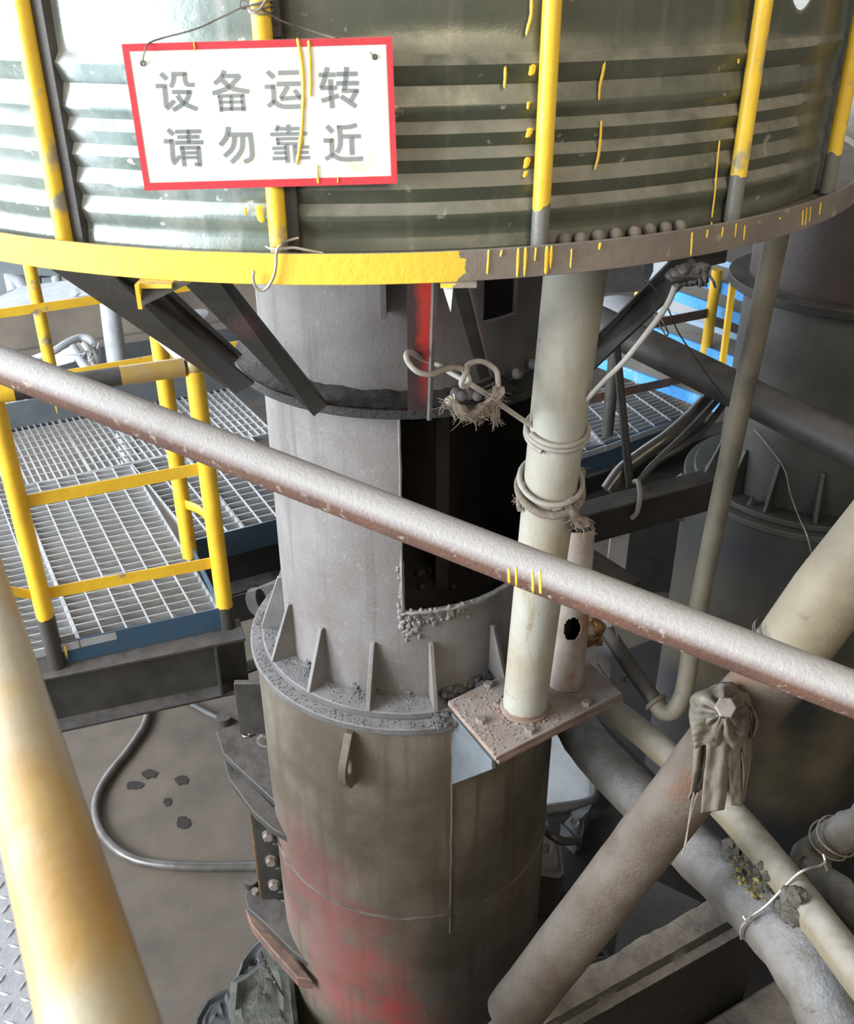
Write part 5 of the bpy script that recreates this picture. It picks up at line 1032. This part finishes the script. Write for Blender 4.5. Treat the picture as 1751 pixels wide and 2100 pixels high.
lw = thing('loose_wires', at(1370, 640, 1.7), 'thin black loose wires hanging under the right brace', 'wire')
MB().tube(smoothpath([at(1338, 618, 1.7), at(1350, 660, 1.72), at(1364, 686, 1.72), at(1370, 684, 1.72), at(1362, 665, 1.7), at(1345, 640, 1.7)], 5), .0015, 6).build('loop', 'cable_black', lw)
MB().tube(smoothpath([at(1366, 622, 1.7), at(1390, 680, 1.9), at(1420, 725, 2.1), at(1455, 775, 2.3), at(1490, 822, 2.4)], 5), .0015, 6).build('long_wire', 'cable_black', lw)
MB().tube(smoothpath([at(1322, 572, 1.6), at(1335, 584, 1.6), at(1350, 600, 1.62)], 4), .0015, 6).build('short_wire', 'cable_black', lw)
cc = thing('cable_run', at(1350, 930, 3.2), 'black and grey cables sweeping down over the dark channel at right', 'cable')
MB().tube(smoothpath([at(1462, 806, 3.3), at(1420, 850, 3.25), at(1370, 895, 3.2), at(1320, 930, 3.2), at(1275, 965, 3.2), at(1245, 1005, 3.2)], 6), .024, 14).build('thick_hose', 'hose', cc)
for k in range(2): MB().tube(smoothpath([at(1478 + k * 12, 812 + k * 8, 3.2), at(1430 + k * 20, 865 + k * 8, 3.15), at(1385 + k * 12, 910 + k * 6, 3.1), at(1345, 948, 3.1), at(1310, 988, 3.1)], 6), .011, 10).build('thin_cable', 'cable_black', cc)
g = MB(); g.tube(smoothpath([at(1300, 988, 3.02), at(1309, 990, 3.0), at(1312, 1020, 2.98), at(1306, 1050, 3.0), at(1295, 1062, 3.02)], 6), .008, 8); g.build('strap', 'cable_grey', cc)
ch = thing('dark_channel', at(1300, 1020, 3.08), 'dark brown steel channel behind the rope on the cream post', 'beam')
a, b = at(1120, 1048, 3.0), at(1440, 962, 3.15); g = MB(); g.bar(a, b, [(0, 0), (.08, 0), (.08, -.11), (0, -.11)]); g.build('channel', 'steel_black', ch, bevel=.004)
g = MB(); g.bar(at(1275, 1075, 3.2), at(1262, 1180, 3.2), [(-.03, 0), (.03, 0), (.03, .02), (-.03, .02)], (0, 1, 0)); g.build('leg', 'galv', ch)
pl = thing('dusty_plate', at(1250, 1160, 2.85), 'dark dusty steel plate corner between the cream post and slanting pipe', 'plate')
g = MB(); g.prism([at(1130, 1085, 2.95), at(1205, 1118, 3.0), at(1315, 1188, 2.9), at(1295, 1200, 2.85), at(1200, 1190, 2.8), at(1130, 1150, 2.85)], (0, 0, -.015)); g.build('plate', 'steel_dark', pl, bevel=.002)
bx = thing('burnt_lump', at(1222, 1295, 2.62), 'golden burnt lump hanging behind the holed stub pipe', 'slag')
g = MB(); rnd = random.Random(6)
for k in range(9): g.ball(at(1212 + rnd.uniform(-4, 22), 1270 + rnd.uniform(0, 55), 2.66), rnd.uniform(.007, .017), 9, 6, (1, 1, 1.3), .6)
g.tube([at(1205, 1235, 2.7), at(1218, 1280, 2.68)], .02, 8, jitter=.8); g.build('lump', 'copper', bx, smooth=40)
tp = thing('tin_strip', at(1240, 1380, 2.75), 'pale bluish upright strip beside the burnt lump', 'strip')
g = MB(); g.bar(at(1238, 1395, 2.8), at(1242, 1270, 2.85), [(-.018, 0), (.018, 0), (.018, .006), (-.018, .006)], (0, 1, 0)); g.build('strip', 'galv', tp)
for k, pts in enumerate((((1262, 1290), (1275, 1340), (1292, 1390), (1268, 1400), (1285, 1385)), ((1225, 1360), (1250, 1395), (1275, 1400), (1290, 1380)))):
    MB().tube(smoothpath([at(x, y, 2.74) for x, y in pts], 5), .0022, 6).build('wire', 'wire', tp)
# ------------------------------------------------------------------ heavy pipes lower right
pa = thing('leaning_pipe', at(1045, 2085, 2.33), 'thick grit-crusted pipe rising diagonally from the ledge behind the rag', 'pipe')
A0, A1, A2, A3 = at(1050, 2080, 2.33), at(1275, 1790, 2.14), at(1455, 1555, 2.0), at(1530, 1450, 1.92)
P = [lerp(A0, A3, t) for t in np.linspace(-0.01, 1.0, 20)]
P = smoothpath([A0, A1, A2, A3, at(1640, 1335, 1.83)], 8); MB().tube(P, 0.066, 48, jitter=.03).build('pipe', 'pipe_brown', pa)
MB().tube([at(1598, 1352, 1.86), at(1612, 1342, 1.85), at(1700, 1220, 1.77), at(1850, 1040, 1.65), at(1850, 1040, 1.65) + (at(1850, 1040, 1.65) - at(1700, 1220, 1.77)) * 3], [0.055, 0.0685, 0.0685, 0.0685, 0.0685], 48).build('sleeve', 'pipe_tan', pa)
q = at(1612, 1325, 1.84); ax = (at(1700, 1220, 1.77) - q).normalized(); u_ = ax.orthogonal().normalized(); w_ = ax.cross(u_)
for k in (0, .006): g = MB(); g.tube([q + ax * k * (1) + (u_ * math.cos(a) + w_ * math.sin(a)) * 0.0705 for a in np.linspace(0, 6.28, 33)[:-1]], .0018, 6, closed=True); g.build('wire_ring', 'wire', pa)
bq = at(1480, 1460, 1.80); bn = (CAM - bq).normalized() + V((.12, 0, .25)); bn.normalize()
g = MB(); g.tube([bq, bq + bn * .04], .014, 16); g.tube([bq + bn * .036, bq + bn * .052, bq + bn * .054], [.0195, .0195, .017], 6); g.build('big_bolt', 'bolt', pa)
pb_ = thing('lagged_pipe', at(1400, 1720, 2.5), 'thick dusty lagged pipe running down to the bottom right corner', 'pipe')
PB = smoothpath([at(1160, 1455, 3.20), at(1222, 1545, 2.97), at(1330, 1655, 2.72), at(1440, 1760, 2.5), at(1560, 1875, 2.22), at(1640, 1965, 2.05), at(1690, 2060, 1.98), at(1700, 2160, 2.0), up3(at(1700, 2160, 2.0), 0.9), up3(at(1700, 2160, 2.0), 0.02)], 6)
MB().tube(PB, 0.0685, 48, jitter=.07).build('lagging', 'pipe_lag', pb_, smooth=60)
pc_ = thing('slim_pipe', at(1600, 1790, 2.2), 'slimmer tan pipe beside the lagged pipe, passing behind the rag', 'pipe')
MB().tube(smoothpath([at(1215, 1425, 2.95), at(1330, 1515, 2.72), at(1480, 1650, 2.42), at(1600, 1790, 2.17), at(1751, 1985, 1.86), at(1850, 2110, 1.7), at(1850, 2110, 1.7) + (at(1850, 2110, 1.7) - at(1751, 1985, 1.86)) * 2.5], 6), 0.0385, 32, jitter=.02).build('pipe', 'pipe_tan', pc_)
for k, (x, y) in enumerate(((1502, 1668), )):
    pass
pe = thing('black_strip', at(1290, 1545, 3.0), 'black flat strip lying between the lagged and the slim pipe', 'strip')
g = MB(); g.bar(at(1210, 1455, 3.12), at(1345, 1590, 2.86), [(0, 0), (.085, 0), (.085, -.02), (0, -.02)]); g.build('strip', 'steel_black', pe)
pd = thing('wrapped_elbow', at(1680, 1770, 2.35), 'roughly wrapped pipe elbow bound with wire at the right edge', 'pipe')
MB().tube(smoothpath([at(1800, 1665, 2.2), at(1735, 1708, 2.3), at(1690, 1735, 2.36), at(1660, 1765, 2.38), at(1672, 1795, 2.34), at(1720, 1840, 2.22), at(1800, 1910, 2.08)], 6), [.042 + .006 * noise.noise(V((i * .5, 0, 0))) for i in range(37)], 24, jitter=.25).build('wrap', 'pipe_lag', pd, smooth=60)
for x, y, s_ in ((1716, 1716, 2.31), (1700, 1724, 2.34)):
    q = at(x, y, s_); ax = (at(1690, 1735, 2.36) - at(1735, 1708, 2.3)).normalized(); u_ = ax.orthogonal().normalized(); w_ = ax.cross(u_)
    g = MB(); g.tube([q + ax * .006 * math.sin(a * 2) + (u_ * math.cos(a) + w_ * math.sin(a)) * .05 for a in np.linspace(0, 6.28, 25)[:-1]], .0022, 6, closed=True); g.build('wire_binding', 'wire_bright', pd)
ww = thing('binding_wire', at(1600, 1820, 2.15), 'wire tied across the lagged and slim pipes', 'wire')
MB().tube(smoothpath([at(1520, 1925, 2.16), at(1519, 1905, 2.14), at(1530, 1890, 2.125), at(1545, 1876, 2.11), at(1570, 1858, 2.09), at(1600, 1828, 2.08), at(1630, 1797, 2.075), at(1655, 1782, 2.07), at(1680, 1776, 2.1), at(1692, 1772, 2.15)], 6), .0032, 8).build('wire', 'wire_bright', ww)
g = MB()
for x0, y0, x1, y1 in ((1525, 1880, 1540, 1888), (1531, 1893, 1524, 1878), (1690, 1772, 1696, 1785), (1692, 1772, 1688, 1752), (1680, 1776, 1693, 1768)): g.tube([at(x0, y0, 2.11), at((x0 + x1) / 2 + 1, (y0 + y1) / 2, 2.1), at(x1, y1, 2.105)], .0028, 6)
g.build('twisted_ends', 'wire_bright', ww, kind='stuff')
sc_ = thing('crust_lump', at(1570, 1820, 2.2), 'crumbly cake with yellow sulphur-like flecks wedged on the lagged pipe', 'rubble')
g = MB(); rnd = random.Random(8)
for k in range(40):
    t = rnd.random(); x = 1490 + t * 140 + rnd.gauss(0, 12) * (1 - t); y = 1745 + t * 145 + rnd.gauss(0, 14); s_ = 2.40 - t * .35 - .045; g.ball(at(x + 10, y - 4, s_), rnd.uniform(.012, .026), 12, 8, (1, 1, .7), .6)
g.build('cake', 'lump', sc_, smooth=30, kind='stuff')
g = MB()
for k in range(60):
    t = rnd.random() ** 1.3; x = 1492 + t * 75 + rnd.gauss(0, 10); y = 1750 + t * 100 + rnd.gauss(0, 10); g.ball(at(x + 8, y - 4, 2.322 - t * .20), rnd.uniform(.003, .009), 7, 5, (1, 1, .7), .7)
g.build('yellow_flecks', 'sulphur', sc_, smooth=25, kind='stuff')
# ledge
lg = thing('steel_ledge', at(1300, 1990, 2.4), 'thick dust-topped ledge with a dark glossy face under the lagged pipe', 'ledge')
FR = [(1095, 2115), (1200, 2052), (1330, 1980), (1430, 1925), (1520, 1880)]; BKp = [(1030, 2085), (1150, 2018), (1290, 1945), (1320, 1940), (1400, 1893), (1440, 1862), (1500, 1845)]
FL = [at(x, y, 2.36) for x, y in FR]; f0, f1 = at(1020, 2160, 2.34), at(1540, 1868, 2.38); fdir = f1 - f0; bkv = V((-fdir.y, fdir.x, 0)).normalized(); bkv = bkv if bkv.y > 0 else -bkv
rows = []
N = 46
for i in range(N + 1):
    t = -.1 + 1.15 * i / N; p_ = f0 + fdir * t; wv = .075 + .012 * noise.noise(V((t * 9, 0, 0))) + .006 * noise.noise(V((t * 30, 0, 2))); j = lambda k: .004 * noise.noise(V((t * 25, k, 0)))
    rows.append([p_ + V((0, 0, -.62)) , p_ + V((0, 0, -.3)) - bkv * (.012 + j(1)), p_ + V((0, 0, -.07)) - bkv * (.006 + j(2)), p_ + V((0, 0, -.045)) - bkv * .022, p_ + V((0, 0, -.028 + j(3))) - bkv * .024, p_ + V((0, 0, -.02)) - bkv * .004, p_ + V((0, 0, j(4))) + bkv * .006, p_ + bkv * wv * .5 + V((0, 0, .006 + j(5))), p_ + bkv * wv + V((0, 0, .002 + j(6) * 2)), p_ + bkv * wv + V((0, 0, -.62))])
MB().grid(rows).build('ledge', 'ledge', lg, smooth=40)
lp = thing('lower_slab', at(1520, 2080, 2.5), 'dark broken slab below the ledge in the bottom right corner', 'slab')
g = MB(); a, b = at(1420, 2110, 2.5), at(1640, 1975, 2.5); g.prism([a, b, b + V((.1, -.5, -.2)), a + V((.1, -.5, -.2))], (0, 0, -.3)); g.build('slab', 'ledge', lp, bevel=.01)
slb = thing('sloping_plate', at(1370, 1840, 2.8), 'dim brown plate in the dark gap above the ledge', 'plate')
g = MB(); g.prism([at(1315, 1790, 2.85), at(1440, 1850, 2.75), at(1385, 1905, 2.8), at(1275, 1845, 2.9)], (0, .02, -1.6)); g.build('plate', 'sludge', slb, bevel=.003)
hl = thing('hose_loop', onz(1200, 1970, 0), 'pale hose loops in the dark gap between drum and ledge', 'hose')
hz_ = lambda x, y: onz(x, y, .05)
MB().tube(smoothpath([hz_(1160, 1985), hz_(1175, 1950), hz_(1205, 1937), hz_(1235, 1950), hz_(1252, 1975)], 6), .017, 10).build('loop', 'hose', hl)
MB().tube(smoothpath([hz_(1165, 2005), hz_(1190, 1995), hz_(1215, 1975), hz_(1240, 1968)], 6), .014, 10).build('loop', 'hose', hl)
g = MB(); g.ball(hz_(1192, 1985), .05, 10, 7, (1, 1, .7), .5); g.build('fitting', 'hose', hl)
# floor between the two towers
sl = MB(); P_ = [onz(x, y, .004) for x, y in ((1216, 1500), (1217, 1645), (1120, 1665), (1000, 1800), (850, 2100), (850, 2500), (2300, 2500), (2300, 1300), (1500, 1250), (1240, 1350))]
sl.prism(P_, (0, 0, .004)); o = sl.build('sludge', 'sludge', None, smooth=0); tag(o, 'black sheet standing for the deep shade on the floor between the two towers', 'sludge', None, 'stuff')  # dark sheet laid where the floor only lies in shade
sp = MB(); sp.prism([onz(x, y, .02) for x, y in ((1050, 1480), (1140, 1478), (1214, 1575), (1212, 1640), (1100, 1660), (1030, 1600))], (0, 0, .01)); o = sp.build('floor_plate', 'galv', None, smooth=0); tag(o, 'pale blue-grey sheet standing for sky-lit floor right of the drum', 'plate')  # bare floor lit by the sky, put in as a pale sheet
dc = thing('floor_cable', onz(1180, 1650, .05), 'thick black cable along the edge of the pale floor patch', 'cable')
MB().tube(smoothpath([onz(1060, 1672, .06), onz(1130, 1660, .06), onz(1212, 1644, .06), onz(1220, 1600, .06), onz(1222, 1540, .06)], 6), .028, 14).build('cable', 'cable_black', dc)
rock('concrete_chunk', [(1080, 1690), (1118, 1682), (1128, 1705), (1150, 1720), (1152, 1790), (1140, 1800), (1080, 1790)], .25, .25, 'concrete', 'pale broken concrete chunk right behind the drum', 'rubble', 5)
rock('concrete_chunk', [(1170, 1660), (1214, 1650), (1200, 1680), (1196, 1712), (1180, 1722), (1150, 1690)], .1, .1, 'slab', 'grey flat concrete chunk beside the black floor cable', 'rubble', 6)
MB().tube(smoothpath([at(1105, 1690, 3.45), at(1130, 1712, 3.4), at(1155, 1725, 3.4), at(1190, 1722, 3.42)], 6), .016, 10).build('short_cable', 'cable_black', dc)
# ------------------------------------------------------------------ rag knotted round the big bolt
rg = thing('rag', at(1485, 1560, 1.9), 'dirty grey-brown rag knotted round the big bolt with hanging tails', 'rag')
rows = []; rnd = random.Random(21); NA = 96
def rag_r(a): return 1 + .16 * noise.noise(V((math.cos(a) * 1.5, math.sin(a) * 1.5, 3))) + .05 * noise.noise(V((math.cos(a) * 5, math.sin(a) * 5, 8)))
for i in range(NA + 1):
    a = 2 * math.pi * i / NA; row = []
    ex_, ey_ = (66 if math.cos(a) > 0 else 72), (62 if math.sin(a) > 0 else 78)
    for k in range(15):
        t = k / 14; rr = .13 + .87 * t; fold = math.sin(a * 9 + 2.2 * noise.noise(V((t * 2, math.cos(a), math.sin(a)))) + t * 1.2) * .010 * math.sin(min(1, t * 1.6) * math.pi * .62) + .010 * noise.noise(V((math.cos(a) * 3, math.sin(a) * 3, t * 4)))
        x = 1484 + ex_ * rr * rag_r(a) * math.cos(a); y = 1462 - ey_ * rr * rag_r(a) * math.sin(a)
        dep = 1.775 + .085 * t**2.2 - fold + .02 * (1 - t)**3 * -1
        dep += .007 * noise.noise(V((x * .06, y * .06, 2))) + .003 * noise.noise(V((x * .16, y * .16, 5)))
        row.append(at(x, y, dep))
    rows.append(row)
MB().grid(rows).build('gathered_cloth', 'rag', rg, smooth=80, solid=.003)
def tail(name, left, right, s0, s1, folds, ph, m='rag'):
    n_ = 26; rows = []; Lp = smoothpath([V((x, y, 0)) for x, y in left], 8); Rp = smoothpath([V((x, y, 0)) for x, y in right], 8); k_ = min(len(Lp), len(Rp))
    for i in range(k_):
        t = i / (k_ - 1); l = Lp[int(t * (len(Lp) - 1))]; r = Rp[int(t * (len(Rp) - 1))]; row = []
        for j in range(13):
            u = j / 12; p_ = lerp(l, r, u); row.append(at(p_.x, p_.y, s0 + (s1 - s0) * t - .012 * math.sin(math.pi * u) - .006 * math.sin(u * math.pi * 2 * folds + ph + t * 1.5) + .006 * noise.noise(V((u * 3, t * 5, ph))) + .0035 * noise.noise(V((u * 8, t * 14, ph + 3)))))
        rows.append(row)
    return MB().grid(rows).build(name, m, rg, smooth=80, solid=.0025)
tail('tail', [(1424, 1530), (1420, 1580), (1417, 1615), (1411, 1640)], [(1450, 1525), (1446, 1570), (1442, 1600), (1438, 1618)], 1.85, 1.93, 1, .3)
tail('tail', [(1450, 1508), (1447, 1560), (1441, 1610), (1437, 1668)], [(1492, 1505), (1492, 1570), (1490, 1620), (1484, 1660)], 1.82, 1.90, 1.2, 1.1)
tail('tail', [(1492, 1505), (1494, 1560), (1497, 1610), (1500, 1650)], [(1516, 1505), (1518, 1570), (1519, 1620), (1522, 1652)], 1.83, 1.93, .6, 2)
tail('tail', [(1516, 1495), (1520, 1540), (1524, 1580), (1522, 1635)], [(1539, 1480), (1540, 1530), (1538, 1570), (1524, 1645)], 1.84, 1.93, .8, .7)
tail('flap', [(1420, 1478), (1418, 1500), (1421, 1518), (1424, 1535)], [(1490, 1470), (1484, 1490), (1478, 1505), (1474, 1515)], 1.79, 1.815, 1.3, .2)
tail('flap', [(1488, 1472), (1485, 1485), (1486, 1497), (1490, 1510)], [(1528, 1470), (1530, 1485), (1532, 1498), (1532, 1508)], 1.79, 1.815, .8, 2.4)
tail('side_fold', [(1528, 1440), (1536, 1460), (1540, 1485), (1538, 1515)], [(1540, 1445), (1553, 1470), (1556, 1490), (1545, 1512)], 1.82, 1.86, 1.5, .4)
g = MB()
for k in (0, 1): g.tube(smoothpath([at(1423 + k * 8, 1625, 1.9), at(1418 + k * 4, 1650, 1.9), at(1412, 1690, 1.9), at(1404 + k, 1735, 1.9), at(1399, 1754, 1.9)], 5), .0018, 6)
g.build('strings', 'rope', rg)
for o in bpy.data.objects:
    if '_base' in o: del o['_base']
